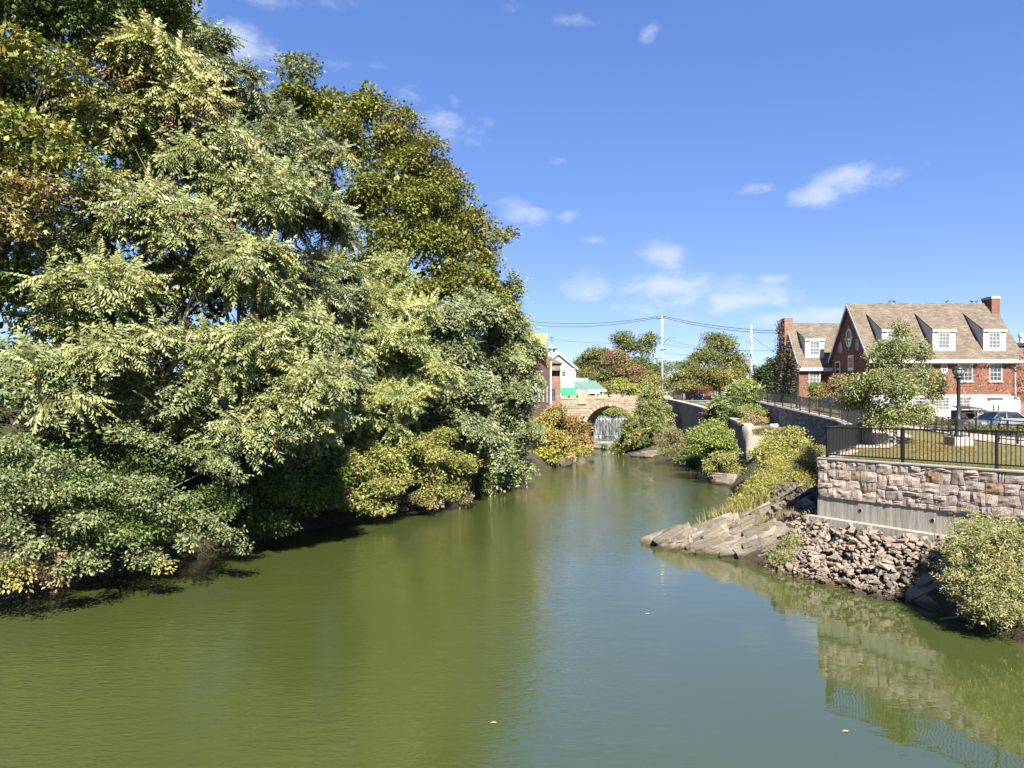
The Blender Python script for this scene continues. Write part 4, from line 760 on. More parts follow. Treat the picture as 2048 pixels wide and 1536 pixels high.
# cars
def car(loc, rz, paint, label, s=1.0, group=None):
    rt_ = root('parked_car', label, 'car', (0,0,0), group)
    L_, W_ = 4.5, 1.78
    st_ = [(-2.25,.45,.62,.70),(-2.15,.30,.82,.82),(-1.5,.22,.98,.87),(-.6,.2,1.0,.89),(.6,.2,.98,.89),(1.4,.22,.90,.87),(2.0,.26,.78,.82),(2.25,.42,.6,.68)]
    V = []; 
    for x, z0, z1, hw_ in st_:
        for y, z in ((-hw_*.8,z0),(-hw_,z0+.12),(-hw_,(z0+z1)/2+.08),(-hw_*.93,z1),(hw_*.93,z1),(hw_,(z0+z1)/2+.08),(hw_,z0+.12),(hw_*.8,z0)): V.append((x,y,z))
    f = [(i*8+k, (i+1)*8+k, (i+1)*8+(k+1) % 8, i*8+(k+1) % 8) for i in range(7) for k in range(8)]+[tuple(range(8)), tuple(range(56,64))[::-1]]
    MB().add(V, f).build('body', M[paint], rt_, True)
    cb_ = [(-1.75,.97,.74),(-1.15,1.40,.60),(-.1,1.46,.60),(.45,1.38,.60),(1.15,.96,.74)]
    V = []
    for x, z, hw_ in cb_: V += [(x,-hw_*1.05 if z > 1 else -hw_*1.1,.9),(x,-hw_,z),(x,hw_,z),(x,hw_*1.05 if z > 1 else hw_*1.1,.9)]
    f = [(i*4+k, (i+1)*4+k, (i+1)*4+k+1, i*4+k+1) for i in range(4) for k in range(3)]+[(0,1,2,3),(16,19,18,17)]
    MB().add(V, f).build('cabin_glass', M['carglass'], rt_)
    V = [(x,s_*.56,z+.012) for x, z in ((-1.18,1.39),(-.1,1.46),(.47,1.375)) for s_ in (-1,1)]; V += [(x,y,z+.04) for x,y,z in V]
    MB().add(V, [(0,2,3,1),(2,4,5,3),(6,7,9,8),(8,9,11,10),(0,1,7,6),(4,10,11,5),(0,6,8,2),(2,8,10,4),(1,3,9,7),(3,5,11,9)]).build('roof_panel', M[paint], rt_)
    q = MB()
    for s_ in (-1, 1):
        q.obox((-1.72,s_*.78,.98), (-1.15,s_*.61,1.41), .07, .05); q.obox((1.12,s_*.78,.97), (.45,s_*.61,1.39), .07, .05); q.obox((-.1,s_*.70,.97), (-.12,s_*.615,1.45), .07, .04); q.obox((-1.15,s_*.615,1.41),(-.1,s_*.615,1.46),.05,.05); q.obox((-.1,s_*.615,1.46),(.45,s_*.615,1.39),.05,.05)
    q.build('pillars', M[paint], rt_)
    for x in (-1.4, 1.4):
        for s_ in (-1, 1):
            wv = MB().tube([(x,s_*.70,.33),(x,s_*.90,.33)], .33, 18).build('wheel', M['tyre'], rt_); MB().tube([(x,s_*.895,.33),(x,s_*.915,.33)], .2, 14).build('rim', M['rim'], wv)
    for s_ in (-1, 1):
        MB().box(2.12, 2.235, s_*.62-.17, s_*.62+.17, .62, .74).build('headlight', M['lampglass'], rt_); MB().box(-2.2, -2.12, s_*.62-.16, s_*.62+.16, .68, .82).build('tail_light', M['redpaint'], rt_); MB().box(.62, .8, s_*.98-.09, s_*.98+.09, .96, 1.08).build('mirror', M[paint], rt_)
    rt_.location = loc; rt_.rotation_euler = (0, 0, rz); return rt_
car((33.4, 50.0, hu(33.4,50)+.04), R(196), 'silver', 'silver sedan parked behind the walkway handrail', group='cars in the car park')
car((36.3, 48.6, hu(36.3,48.6)+.04), R(200), 'carwhite', 'white car parked on the far side of the silver sedan', group='cars in the car park')
car((35.9, 130, 7.24), R(5), 'cardark', 'dark car parked in front of the brick shop, nearest the bridge', group='cars before the shop')
car((41.3, 131, 7.24), R(182), 'silver', 'silver car parked in front of the brick shop under the spreading tree', group='cars before the shop')
car((46.6, 130.5, 7.24), R(3), 'cardark', 'dark car parked in front of the brick shop, furthest from the bridge', group='cars before the shop')
# black canopy by the basement
bx0, bx1, by = X(1921, 60), X(1966, 60), 60.0; bz = hu(34, 60)
bk = root('canopy_frame', 'black canopy with a sloping flap in front of the white basement wall', 'canopy', (bx0, by, bz))
MB().prism([(bx0,by,Z(818,60)),(bx1,by,Z(818,60)),(bx1-.3,by+1.6,Z(813,60)),(bx0+.2,by+1.6,Z(813,60))], (0,0,.06)).build('top', M['blackcanvas'], bk)
MB().prism([(bx1-1.2,by-.05,Z(820,60)),(bx1+.1,by-.05,Z(820,60)),(bx1+1.5,by-.9,Z(834,60)),(bx1-.1,by-.9,Z(834,60))], (0,0,.04)).build('flap', M['blackcanvas'], bk)
MB().box(bx0+.1, bx1-.25, by+.3, by+1.5, bz, Z(820, 60)).build('screen', M['blackcanvas'], bk)
for x_ in (bx0+.05, bx1-.1): bar('post', bk, (x_, by, bz), .06, .06, Z(818,60)-bz)
# granite block near the young tree, small white litter, driftwood
gx, gy = X(1752, 34.5), 34.5; gz = hu(gx, gy)
def rough_block(name, c, sx, sy, sz, rz, mat, seed, amp=.09, cuts=4, parent=None, tilt=(0,0)):
    r_ = np.random.default_rng(seed); n = cuts; g = np.linspace(-1, 1, n); V = []; F_ = []
    idx = {}
    def vid(p):
        k = tuple(np.round(p, 4))
        if k not in idx: idx[k] = len(V); V.append(p)
        return idx[k]
    for ax in range(3):
        for s in (-1, 1):
            for i in range(n-1):
                for j in range(n-1):
                    q = []
                    for a, b in ((i,j),(i+1,j),(i+1,j+1),(i,j+1)):
                        p = [0,0,0]; p[ax] = s; p[(ax+1) % 3] = g[a]; p[(ax+2) % 3] = g[b]; q.append(vid(np.array(p, float)))
                    F_.append(tuple(q if s > 0 else q[::-1]))
    V = np.array(V); nrm = V/np.linalg.norm(V, axis=1)[:, None]; V = V*.82+nrm*.3
    o_ = r_.uniform(0, 50, 3); V = V*(1+(fbm(V*.9+o_, 1.1, 2)-.4)[:, None]*amp*6); V = V+r_.uniform(-amp*.5, amp*.5, V.shape); V *= [sx, sy, sz]
    me = bpy.data.meshes.new(name); me.from_pydata([tuple(v) for v in V], [], F_); me.update(); me.materials.append(mat)
    o = bpy.data.objects.new(name, me); COL.objects.link(o); o.location = c; o.rotation_euler = (tilt[0], tilt[1], rz)
    if parent: o.parent = parent; o.location = Vector(c)-Vector(parent.location)
    return o
tag(rough_block('granite_block', (gx, gy, gz+.22), .42, .35, .28, .3, M['greystone'], 3, .03), 'grey granite block on the grass beside the young tree trunk', 'stone')
def litter(p, lb):
    q = MB(); r_ = random.Random(2); 
    V = [(r_.uniform(-.35,.35), r_.uniform(-.2,.2), r_.uniform(0,.35)) for _ in range(14)]
    me = bpy.data.meshes.new('plastic_sheet'); import bmesh; b = bmesh.new(); [b.verts.new(v) for v in V]; bmesh.ops.convex_hull(b, input=b.verts); b.to_mesh(me); b.free(); me.materials.append(M['trap']); o = bpy.data.objects.new('plastic_sheet', me); COL.objects.link(o); o.location = p; tag(o, lb, 'litter')
litter((X(1549, 55), 55, Z(855, 55)), 'crumpled white plastic caught on the slope below the promenade wall')
q = MB().tube([(0,0,.06), (.5,-.05,.14), (1.0,.02,.12)], [.03,.025,.012], 6); o = q.build('branch', M['palebark']); o.location = (X(1880, 19.8), 19.8, .0); tag(o, 'pale fallen branch lying in the water below the feathery shrub', 'branch')
# floating leaves
for k, (px, py) in enumerate(((1684,1463),(980,1446),(1320,1150),(1290,1228))):
    d = EYE*F/(py-HY); q = MB().add([(0,0,.0),(.06,.03,.012),(.12,0,.004),(.06,-.035,.01)], [(0,1,2,3)]); o = q.build('floating_leaf', simple('yellow_leaf_%d' % k, (.62,.5,.2), .6) if k == 0 else bpy.data.materials['yellow_leaf_0']); o.location = (X(px, d), d, .006); o.scale = (1.1,1.1,1); tag(o, 'single pale leaf floating on the open water', 'leaf', 'leaves floating on the river')

# ================================================================== rocks
# schist outcrop: tilted slabs
oc_ = root('rock_outcrop', 'tilted layered grey rock outcrop jutting into the river below the wall corner', 'rock', (9, 29, 0))
import bmesh
from mathutils import Euler
def slab(par, c, L, Wd, T, rot, seed, mat='schist'):
    """angular plate: hull of a box with chopped corners"""
    r_ = np.random.default_rng(seed); pts = []
    for sx in (-1, 1):
        for sy in (-1, 1):
            for sz in (-1, 1):
                q_ = np.array([sx*L/2, sy*Wd/2, sz*T/2])*r_.uniform(.72, 1.08, 3)
                if r_.random() < .35: pts.append(q_*[r_.uniform(.45, .8), 1, 1]); pts.append(q_*[1, r_.uniform(.4, .8), r_.uniform(.7, 1)])
                else: pts.append(q_)
    me = bpy.data.meshes.new('slab'); b = bmesh.new(); [b.verts.new(tuple(p)) for p in pts]; bmesh.ops.convex_hull(b, input=b.verts); b.to_mesh(me); b.free(); me.materials.append(M[mat])
    o = bpy.data.objects.new('slab', me); COL.objects.link(o); o.parent = par; o.location = Vector(c)-Vector(par.location); o.rotation_euler = rot; return o
sr = np.random.default_rng(41); k = 0
RB, RE = np.array([6.0, 31.3]), np.array([11.4, 29.9])          # ridge
FB, FE = np.array([6.2, 30.9]), np.array([10.7, 25.8])          # foot at the water
for t_ in np.linspace(.02, 1, 15):
    nrow = 2+int(t_*5.5)
    for j in range(nrow):
        r_ = j/max(1, nrow-1); a_ = RB+(RE-RB)*t_; b_ = FB+(FE-FB)*t_; p = a_+(b_-a_)*r_; zt_ = (.1+1.75*t_**.8)*(1-r_)**.75
        p = p+sr.uniform(-.12, .12, 2); az_ = math.atan2((RE-RB)[1], (RE-RB)[0])+.1-.3*r_+sr.uniform(-.07, .07)
        slab(oc_, (p[0], p[1], zt_-.26+sr.uniform(-.24, .26)), sr.uniform(1.2, 2.7)*(.5+.55*t_), sr.uniform(.7, 1.25), sr.uniform(.34, .72), (R(sr.uniform(-8, 34)), R(-sr.uniform(15, 32)), az_), 500+k, 'wetrock' if sr.random() < .22 else 'schist'); k += 1
for k2 in range(46):
    t_ = sr.uniform(.05, 1); r_ = sr.uniform(.25, 1.0); a_ = RB+(RE-RB)*t_; b_ = FB+(FE-FB)*t_; p = a_+(b_-a_)*r_; zt_ = (.1+1.75*t_**.8)*(1-r_)**.75
    slab(oc_, (p[0], p[1], zt_+sr.uniform(-.1, .12)), sr.uniform(.35, 1.0), sr.uniform(.25, .6), sr.uniform(.14, .36), (R(sr.uniform(-30, 45)), R(-sr.uniform(5, 45)), math.atan2((RE-RB)[1], (RE-RB)[0])+sr.uniform(-.5, .4)), 900+k2, 'wetrock' if sr.random() < .4 else 'schist')
o2 = root('rock_outcrop', 'sloping pale rock slabs between the rock heap and the feathery green shrub', 'rock', (12.2, 21.4, 0))
for t_ in np.linspace(0, 1, 6):
    for j in range(4):
        a_ = np.array([11.75, 23.0])*(1-t_)+np.array([12.2, 21.2])*t_; p = a_+np.array([1.35, -.12])*(j/3)+sr.uniform(-.08, .08, 2)
        slab(o2, (p[0], p[1], -.2+j*.5+sr.uniform(-.08, .08)), sr.uniform(1.0, 1.6), sr.uniform(.5, .85), sr.uniform(.3, .5), (R(sr.uniform(6, 26)), R(-sr.uniform(26, 36)), R(-4+sr.uniform(-10, 10))), 600+k); k += 1
# shore rocks further up
for k, (px, py, s, lb) in enumerate(((1312,916,1.5,'pale boulder at the waterline under the dry brush'),(1280,914,.9,'small rounded boulder at the waterline next to the pale boulder'),(1470,968,1.6,'low flat rock in the water left of the goldenrod'),
   (1200,897,1.4,'flat brown rock ledge across the stream below the bridge'),(1222,899,1.3,'brown rock of the stream ledge nearer the dark undergrowth'),(1182,893,1.2,'brown rock of the stream ledge by the yellow thicket'),(1108,932,1.6,'rough grey rock at the foot of the yellow thicket'),(1122,925,1.5,'grey rock beside the yellow thicket, upstream of the rough one'))):
    d = EYE*F/(py-HY); o = rough_block('boulder', (X(px, d), d, .15*s), s, s*.8, .42*s, rb.uniform(0, 3), M['wetrock'] if k > 2 else M['schist'], 600+k, .07, 5); tag(o, lb, 'rock')
# heap of broken rock under the wall
rh = root('rock_heap', 'heap of broken brown rocks sloping from the concrete footing into the water', 'rock heap', (11.6, 24.4, 0))
protos = {}
for k in range(10):
    for mt in ('riprap', 'wetrock', 'greystone'):
        g_ = np.random.default_rng(700+k); pts = g_.uniform(-1, 1, (13, 3))*[1.15, rb.uniform(.65,.95), rb.uniform(.45,.7)]; me = bpy.data.meshes.new('rock'); b = bmesh.new(); [b.verts.new(tuple(p)) for p in pts]; bmesh.ops.convex_hull(b, input=b.verts); bmesh.ops.delete(b, geom=[v for v in b.verts if not v.link_faces], context='VERTS'); b.to_mesh(me); b.free(); me.materials.append(M[mt]); protos[(k, mt)] = me
def heap_z(s, u): return 1.78*(1-u)+.0
spots = []
rh_rng = np.random.default_rng(12)
for k in range(2300):
    s = rh_rng.uniform(-.6, 10.5); u = rh_rng.uniform(0, 1.06)**.9
    q0 = WA+wd_*s+wn_*.5
    # shoreline distance grows from corner to the middle
    wid = 1.75 if s < 7 else 2.3
    if s > 4.3 and u > .42+.3*(abs(s-6.2) > 1.3)*0: 
        if 4.6 < s < 7.6: continue
    p = q0+wn_*u*wid; z = (1.72 if s < 3.8 else 1.72+.14*min(3, s-3.8))*(1-u)-.04+rh_rng.uniform(-.1, .12)+.22*(vnoise(np.array([p[0], p[1], 0.]), 1.6)-.5)
    if s > 7.6 and u > .75: continue
    spots.append((math.hypot(p[0], p[1]), p[0], p[1], z))
spots = sorted(spots)
sp_vis = [q for q in spots if q[1]/q[2] < 1024/F+.01]
use = sp_vis[:298]; useset = set(use)
rest = MB()
for q in spots:
    sz = float(.075+.13*rh_rng.random()**2.2); me = protos[(int(rh_rng.integers(10)), 'wetrock' if q[3] < .2 else ('greystone' if rh_rng.random() < .2 else 'riprap'))]; eu = tuple(rh_rng.uniform(-.6, .6, 2))+(float(rh_rng.uniform(0, 6.28)),)
    if q in useset:
        o = bpy.data.objects.new('rock', me); COL.objects.link(o); o.parent = rh; o.location = Vector(q[1:])-Vector(rh.location); o.rotation_euler = eu; o.scale = (sz, sz, sz)
    else:
        mt = Matrix.LocRotScale(Vector(q[1:]), Euler(eu), Vector((sz,)*3)); rest.add([mt@v.co for v in me.vertices], [tuple(p.vertices) for p in me.polygons])
ro = rest.build('rocks', M['riprap'], rh); ro['kind'] = 'stuff'
rest = MB(); 
for k in range(130):
    u = rh_rng.uniform(0, 1); v = rh_rng.uniform(-.7, .9); p = np.array((11.0,28.1))*(1-u)+np.array((13.3,33.5))*u+np.array((-1.0,.4))*v; me = protos[(int(rh_rng.integers(10)), 'riprap')]; sz = float(rh_rng.uniform(.1, .22))
    mt = Matrix.LocRotScale(Vector((p[0], p[1], 1.75+.5*u+.1*v+rh_rng.uniform(0,.1))), Euler((rh_rng.uniform(-.6,.6), rh_rng.uniform(-.6,.6), rh_rng.uniform(0,6))), Vector((sz,)*3)); rest.add([mt@q.co for q in me.vertices], [tuple(p_.vertices) for p_ in me.polygons])
ro = rest.build('rubble', M['riprap']); tag(ro, 'dark rubble in the shade behind the wall corner', 'rubble', kind='stuff')
# ================================================================== plants
def frond_template(pairs=8, ll=.23, lw=.034, droop=.38, seed=0, hang=.32):
    V, T = [], []; g = random.Random(seed)
    zc = lambda x: -droop*x**2
    def leaflet(b, t, wv):
        n = len(V); m = (b*.55+t*.45); fold = np.array([0, 0, -.012]); V.extend([b, m+wv+fold, t, m-wv+fold]); T.extend([(n, n+1, n+2), (n, n+2, n+3)])
    for k in range(pairs):
        x = .12+.83*k/(pairs-1); l = ll*(.75+.5*math.sin(math.pi*min(1, .2+.75*k/pairs)))*(1 if k < pairs-2 else .85)
        for s in (-1, 1):
            b = np.array([x+g.uniform(-.02, .02), 0, zc(x)]); dr = np.array([.42+g.uniform(-.22, .22), s*.88, -hang-g.uniform(-.2, .45)]); dr = dr/np.linalg.norm(dr); t = b+dr*l*g.uniform(.75, 1.12)
            wv = np.array([.88, -s*.42, g.uniform(-.35, .35)])*lw*g.uniform(.8, 1.15); leaflet(b, t, wv)
    b = np.array([.97, 0, zc(.97)]); leaflet(b, b+np.array([.17, 0, -.12]), np.array([0, lw, 0]))
    n = len(V); V += [np.array([0, -.006, 0]), np.array([0, .006, 0]), np.array([.5, 0, zc(.5)]), np.array([1, 0, zc(1)])]; T += [(n, n+1, n+2), (n+1, n+3, n+2)]
    return np.array(V), np.array(T)
FR_HI = [frond_template(8, .25, .042, dr_, k, hg_) for k, (dr_, hg_) in enumerate(((.25,.3),(.42,.5),(.6,.75),(.5,.55)))]
FR_LO = [frond_template(5, .29, .064, dr_, k+9, hg_) for k, (dr_, hg_) in enumerate(((.25,.3),(.45,.5),(.6,.7)))]
SPRAY = [frond_template(5, .22, .026, -.1, k+20, -.35) for k in range(3)]
# lobed leaf (five points), simple leaf, blade; x along, z up, unit length
LOBED = (np.array([(0,0,0),(.15,.42,-.05),(.42,.22,.02),(.72,.46,-.08),(.66,.16,.02),(1,0,-.1),(.66,-.16,.02),(.72,-.46,-.08),(.42,-.22,.02),(.15,-.42,-.05)], float), np.array([(0,2,1),(0,4,2),(2,4,3),(0,5,4),(0,6,5),(0,8,6),(8,7,6),(0,9,8)]))
THREE = (np.array([(0,0,0),(.5,.44,-.08),(.5,.14,.02),(1,0,-.1),(.5,-.14,.02),(.5,-.44,-.08)], float), np.array([(0,2,1),(0,3,2),(0,4,3),(0,5,4)]))
SIMPLE = (np.array([(0,0,0),(.45,.27,-.05),(1,0,-.12),(.45,-.27,-.05)], float), np.array([(0,2,1),(0,3,2)]))
NARROW = (np.array([(0,0,0),(.45,.13,-.04),(1,0,-.14),(.45,-.13,-.04)], float), np.array([(0,2,1),(0,3,2)]))
BLADE = (np.array([(0,-.02,0),(0,.02,0),(.5,.017,.03),(.5,-.017,.03),(1,0,-.1)], float), np.array([(0,2,1),(0,3,2),(3,4,2)]))
def unit(v): return v/np.maximum(1e-9, np.linalg.norm(v, axis=-1, keepdims=True))
def frames(fwd, up):
    x = unit(fwd); y = unit(np.cross(up, x)); z = np.cross(x, y); return np.stack([x, y, z], axis=-1)      # columns
def scatter(name, tmpl, Rm, pos, scale, col, mat, par=None, jitter=.12, rg=rng):
    tl = tmpl if isinstance(tmpl, list) else [tmpl]; tt = tl[0][1]; tvs = np.stack([q_[0] for q_ in tl]); N, nv = len(pos), tvs.shape[1]
    V = np.einsum('nij,nvj->nvi', Rm, tvs[rg.integers(len(tl), size=N)])*scale[:, None, None]+pos[:, None, :]
    off = np.array(par.location) if par is not None else 0
    V = (V-off).reshape(-1, 3).astype(np.float32); T = (tt[None]+(np.arange(N)*nv)[:, None, None]).reshape(-1, 3).astype(np.int32)
    me = bpy.data.meshes.new(name); me.vertices.add(len(V)); me.vertices.foreach_set('co', V.ravel()); me.loops.add(T.size); me.loops.foreach_set('vertex_index', T.ravel())
    me.polygons.add(len(T)); me.polygons.foreach_set('loop_start', np.arange(0, T.size, 3, dtype=np.int32)); me.update(calc_edges=True)
    C = np.ones((N, nv, 4), np.float32); C[..., :3] = np.clip(col[:, None, :]*(1+rg.uniform(-jitter, jitter, (N, nv, 1))), 0, 1)
    at = me.color_attributes.new('col', 'FLOAT_COLOR', 'POINT'); at.data.foreach_set('color', C.ravel()); me.materials.append(mat)
    o = bpy.data.objects.new(name, me); COL.objects.link(o)
    if par is not None: o.parent = par
    return o
LEAFGAIN = .98
def lobes_of(spec, sub=0, seed=0, rough=0, flat=.85):
    """(px, py, depth, rx px, ry px[, colour index]) -> centres, radii, colour index"""
    C, Rr, K = [], [], []
    for s in spec:
        px, py, d, rx, ry = s[:5]; C.append(tuple(P(px, py, d))); m = d/F; Rr.append((rx*m, max(rx, ry)*m*.9, ry*m)); K.append(s[5] if len(s) > 5 else 0)
    C, Rr, K = np.array(C), np.array(Rr), np.array(K)
    if sub:      # break each mass into smaller clumps so that gaps open between them
        g = np.random.default_rng(seed+900); n = len(C); d = g.normal(size=(n*sub, 3)); d[:, 2] *= .8; d = unit(d)*g.uniform(.35+.15*rough, .72+.3*rough, (n*sub, 1)); i = np.repeat(np.arange(n), sub)
        C, Rr, K = C[i]+d*Rr[i], Rr[i]*g.uniform(.38-.12*rough, .62-.12*rough, (n*sub, 1))*np.array([1.08, 1.08, flat]), K[i]
    return C, Rr, K
def tips(C, Rr, n, rg, shell=.45, up=.25, keep_in=.15):
    """points through the lobes, mostly near their surface; returns pos, outward dir, lobe index"""
    w_ = (Rr[:, 0]*Rr[:, 2]); w_ = w_/w_.sum(); idx = rg.choice(len(C), n*3, p=w_); d = rg.normal(size=(n*3, 3)); d[:, 2] += up; d = unit(d)
    r_ = 1-shell*rg.random(n*3)**1.6; p = C[idx]+d*Rr[idx]*r_[:, None]*(1+.22*(vnoise(p_:=C[idx]+d*Rr[idx], .9)-.5))[:, None]
    q = np.min(np.linalg.norm((p[:, None]-C[None])/Rr[None], axis=2)+np.where(np.arange(len(C))[None] == idx[:, None], 9, 0), axis=1)
    ok = (q > .72) | (rg.random(n*3) < keep_in); p, d, idx = p[ok][:n], d[ok][:n], idx[ok][:n]
    return p, unit(d*np.array([1, 1, 1])/1), idx
def limbs(par, base, C, Rr, trunk_r, rg, mat='bark', n_l=8, fork=.35, lean=None, bend=.6):
    """tapered trunk and limbs reaching into the lobes"""
    base = np.array(base, float); top = C.mean(0); top = base+(top-base)*.72
    if lean is not None: top = top+np.array(lean)
    ks = np.linspace(0, 1, 8); tp = [base+(top-base)*k+np.array([math.sin(k*4+base[0])*bend*.35, math.cos(k*3+base[1])*bend*.35, 0])*k for k in ks]
    MB().tube([tuple(p-([0,0,.4] if i == 0 else 0)) for i, p in enumerate(tp)], [trunk_r*(1.25 if i == 0 else 1-.68*ks[i]) for i in range(8)], 9).build('trunk', M[mat], par, True)
    order = rg.permutation(len(C))[:n_l]
    for i in order:
        k = rg.uniform(fork, .9); j = min(6, int(k*7)); s = tp[j]; e = C[i]+rg.uniform(-.3, .3, 3)*Rr[i]; mid = (s+e)/2+np.array([0, 0, .12*np.linalg.norm(e-s)])
        pts = [s, s+(mid-s)*.5+rg.uniform(-.15,.15,3), mid, mid+(e-mid)*.5+rg.uniform(-.2,.2,3), e]; r0 = trunk_r*(1-.65*k)*.55
        lo = MB().tube([tuple(p) for p in pts], [r0, r0*.8, r0*.6, r0*.4, r0*.16], 6).build('limb', M[mat], par, True)
        q = MB()
        for _ in range(4):
            a = pts[rg.integers(2, 5)]; b = C[i]+unit(rg.normal(size=3))*Rr[i]*.85; q.tube([tuple(a), tuple((a+b)/2+rg.uniform(-.2,.2,3)), tuple(b)], [r0*.3, r0*.2, r0*.06], 5, False)
        q.build('twigs', M[mat], lo)
def pick(pal, idx, K, rg, n, vr=.16):
    """palette rows per lobe colour index: list of (weight, rgb)"""
    out = np.zeros((n, 3))
    for k in np.unique(K[idx]):
        m = K[idx] == k; rows = pal[k]; w_ = np.array([r[0] for r in rows], float); c = np.array([r[1] for r in rows]); out[m] = c[rg.choice(len(c), m.sum(), p=w_/w_.sum())]
    return out*LEAFGAIN*(1+rg.normal(0, vr, (n, 1))).clip(.55, 1.6)
def frond_tree(name, label, base, spec, n_tip, pal, seed, size=(.75, 1.1), per=8, tmpl=None, trunk_r=.16, parts=0, group=None, cat='tree', mat='waxy', n_l=9, bias=(0.35, -.35), fill=.15, lean=None, droop_out=.5, keep=None, sub=5):
    rg = np.random.default_rng(seed); rt_ = root(name, label, cat, base, group); C, Rr, K = lobes_of(spec, sub, seed, .6, .5); C0, R0, K0 = lobes_of(spec); tmpl = tmpl or FR_HI
    limbs(rt_, base, C0, R0, trunk_r, rg, 'palebark', n_l, lean=lean)
    p, d, idx = tips(C, Rr, n_tip, rg, .35, 1.0)
    ax = unit(d+np.array([bias[0], bias[1], .35])); n = len(p)*per; ax = np.repeat(ax, per, 0); pp = np.repeat(p, per, 0)+rg.normal(0, .10, (n, 3)); ix = np.repeat(idx, per)
    o1 = unit(np.cross(ax, rg.normal(size=(len(p), 3)).repeat(per, 0))); o2 = np.cross(ax, o1); ph = np.tile(np.arange(per), len(p))*2*math.pi/per+rg.uniform(-.35, .35, n); th = rg.uniform(R(38), R(98), n)
    f = ax*np.cos(th)[:, None]+(o1*np.cos(ph)[:, None]+o2*np.sin(ph)[:, None])*np.sin(th)[:, None]; f = unit(f+np.array([bias[0]*droop_out, bias[1]*droop_out, -.12]))
    up = unit(ax*.9+np.array([0, -.25, .75])+rg.normal(0, .22, (n, 3))); Rm = frames(f, up); s = rg.uniform(*size, n)
    tipc = pick(pal, idx, K, rg, len(p), .12); col = np.repeat(tipc, per, 0)*(1+rg.normal(0, .1, (n, 1))).clip(.6, 1.5)
    yl = rg.random(n) < .018; col[yl] = np.array([.27, .22, .04])
    if parts:
        dist = np.linalg.norm(pp-np.array([0, 0, EYE]), axis=1)+np.where((Rm[:, 2, 2] > .2), 0, 5)+np.where(pp[:, 0]/pp[:, 1] < -.70, 50, 0); sel = np.argsort(dist)[:parts]
        msk = np.ones(n, bool); msk[sel] = False; protos_ = []
        for k in range(4):
            o = scatter('leaf', tmpl, np.eye(3)[None], np.zeros((1, 3)), np.ones(1), np.median(col, 0)[None]*(.8+.15*k), M[mat], None, .1, rg); protos_.append(o.data); bpy.data.objects.remove(o)
        for i in sel:
            o = bpy.data.objects.new('leaf', protos_[int(rg.integers(4))]); COL.objects.link(o); o.parent = rt_
            m4 = Matrix([[*(Rm[i][r_]*s[i]), (pp[i]-np.array(base))[r_]] for r_ in range(3)]+[[0, 0, 0, 1]]); o.matrix_basis = m4
    else: msk = np.ones(n, bool)
    o = scatter('crown', tmpl, Rm[msk], pp[msk], s[msk], col[msk], M[mat], rt_, .1, rg); o['kind'] = 'stuff'
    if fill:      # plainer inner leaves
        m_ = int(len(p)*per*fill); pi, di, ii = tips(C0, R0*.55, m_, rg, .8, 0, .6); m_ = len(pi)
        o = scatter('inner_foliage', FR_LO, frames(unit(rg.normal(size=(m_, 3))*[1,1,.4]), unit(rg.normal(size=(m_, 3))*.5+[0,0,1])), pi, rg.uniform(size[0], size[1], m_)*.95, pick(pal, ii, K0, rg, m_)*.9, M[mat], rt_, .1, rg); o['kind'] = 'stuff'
    return rt_
def leafy(name, label, base, spec, n_cl, per, pal, seed, leaf=.16, spread=.33, tmpl=SIMPLE, trunk_r=.2, cat='tree', group=None, mat='leaf', barkm='bark', n_l=8, flat=.5, fill=.14, lean=None, shell=.4, up=.3, droop=.25, stems=0, vr=.14, keep=.15, outw=.35, sub=5, rough=.3, cflat=.65):
    rg = np.random.default_rng(seed); rt_ = root(name, label, cat, base, group); C0, R0, K0 = lobes_of(spec); C, Rr, K = lobes_of(spec, sub, seed, rough, cflat)
    if stems:
        q = []
        for k in range(stems):
            i = int(rg.integers(len(C0))); b = np.array(base)+rg.uniform(-.5, .5, 3)*[min(1.5, R0[:, 0].max()), .8, 0]; e = C0[i]+rg.uniform(-.5, .5, 3)*R0[i]; m_ = (b+e)/2+rg.uniform(-.25, .25, 3)
            MB().tube([tuple(b-[0,0,.15]), tuple(b*.7+m_*.3), tuple(m_), tuple(m_*.4+e*.6), tuple(e)], [trunk_r, trunk_r*.85, trunk_r*.65, trunk_r*.4, trunk_r*.15], 6).build('stem', M[barkm], rt_, True)
    else: limbs(rt_, base, C0, R0, trunk_r, rg, barkm, n_l, lean=lean)
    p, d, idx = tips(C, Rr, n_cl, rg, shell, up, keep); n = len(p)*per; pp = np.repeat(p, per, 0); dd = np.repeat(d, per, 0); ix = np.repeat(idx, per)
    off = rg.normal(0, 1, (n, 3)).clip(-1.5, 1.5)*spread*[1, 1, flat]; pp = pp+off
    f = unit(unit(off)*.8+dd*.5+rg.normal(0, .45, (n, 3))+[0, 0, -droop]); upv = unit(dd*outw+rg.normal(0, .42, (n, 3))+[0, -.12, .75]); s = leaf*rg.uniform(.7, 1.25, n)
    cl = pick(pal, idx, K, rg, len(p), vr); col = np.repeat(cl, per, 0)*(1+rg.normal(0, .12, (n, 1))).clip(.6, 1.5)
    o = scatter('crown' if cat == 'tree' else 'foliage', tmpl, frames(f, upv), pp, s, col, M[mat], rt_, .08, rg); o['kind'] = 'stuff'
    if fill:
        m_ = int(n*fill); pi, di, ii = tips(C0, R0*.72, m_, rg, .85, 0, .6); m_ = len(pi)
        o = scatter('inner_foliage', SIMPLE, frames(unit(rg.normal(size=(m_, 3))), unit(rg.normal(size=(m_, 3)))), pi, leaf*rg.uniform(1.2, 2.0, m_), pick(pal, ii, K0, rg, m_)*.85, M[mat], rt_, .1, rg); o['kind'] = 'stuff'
    return rt_
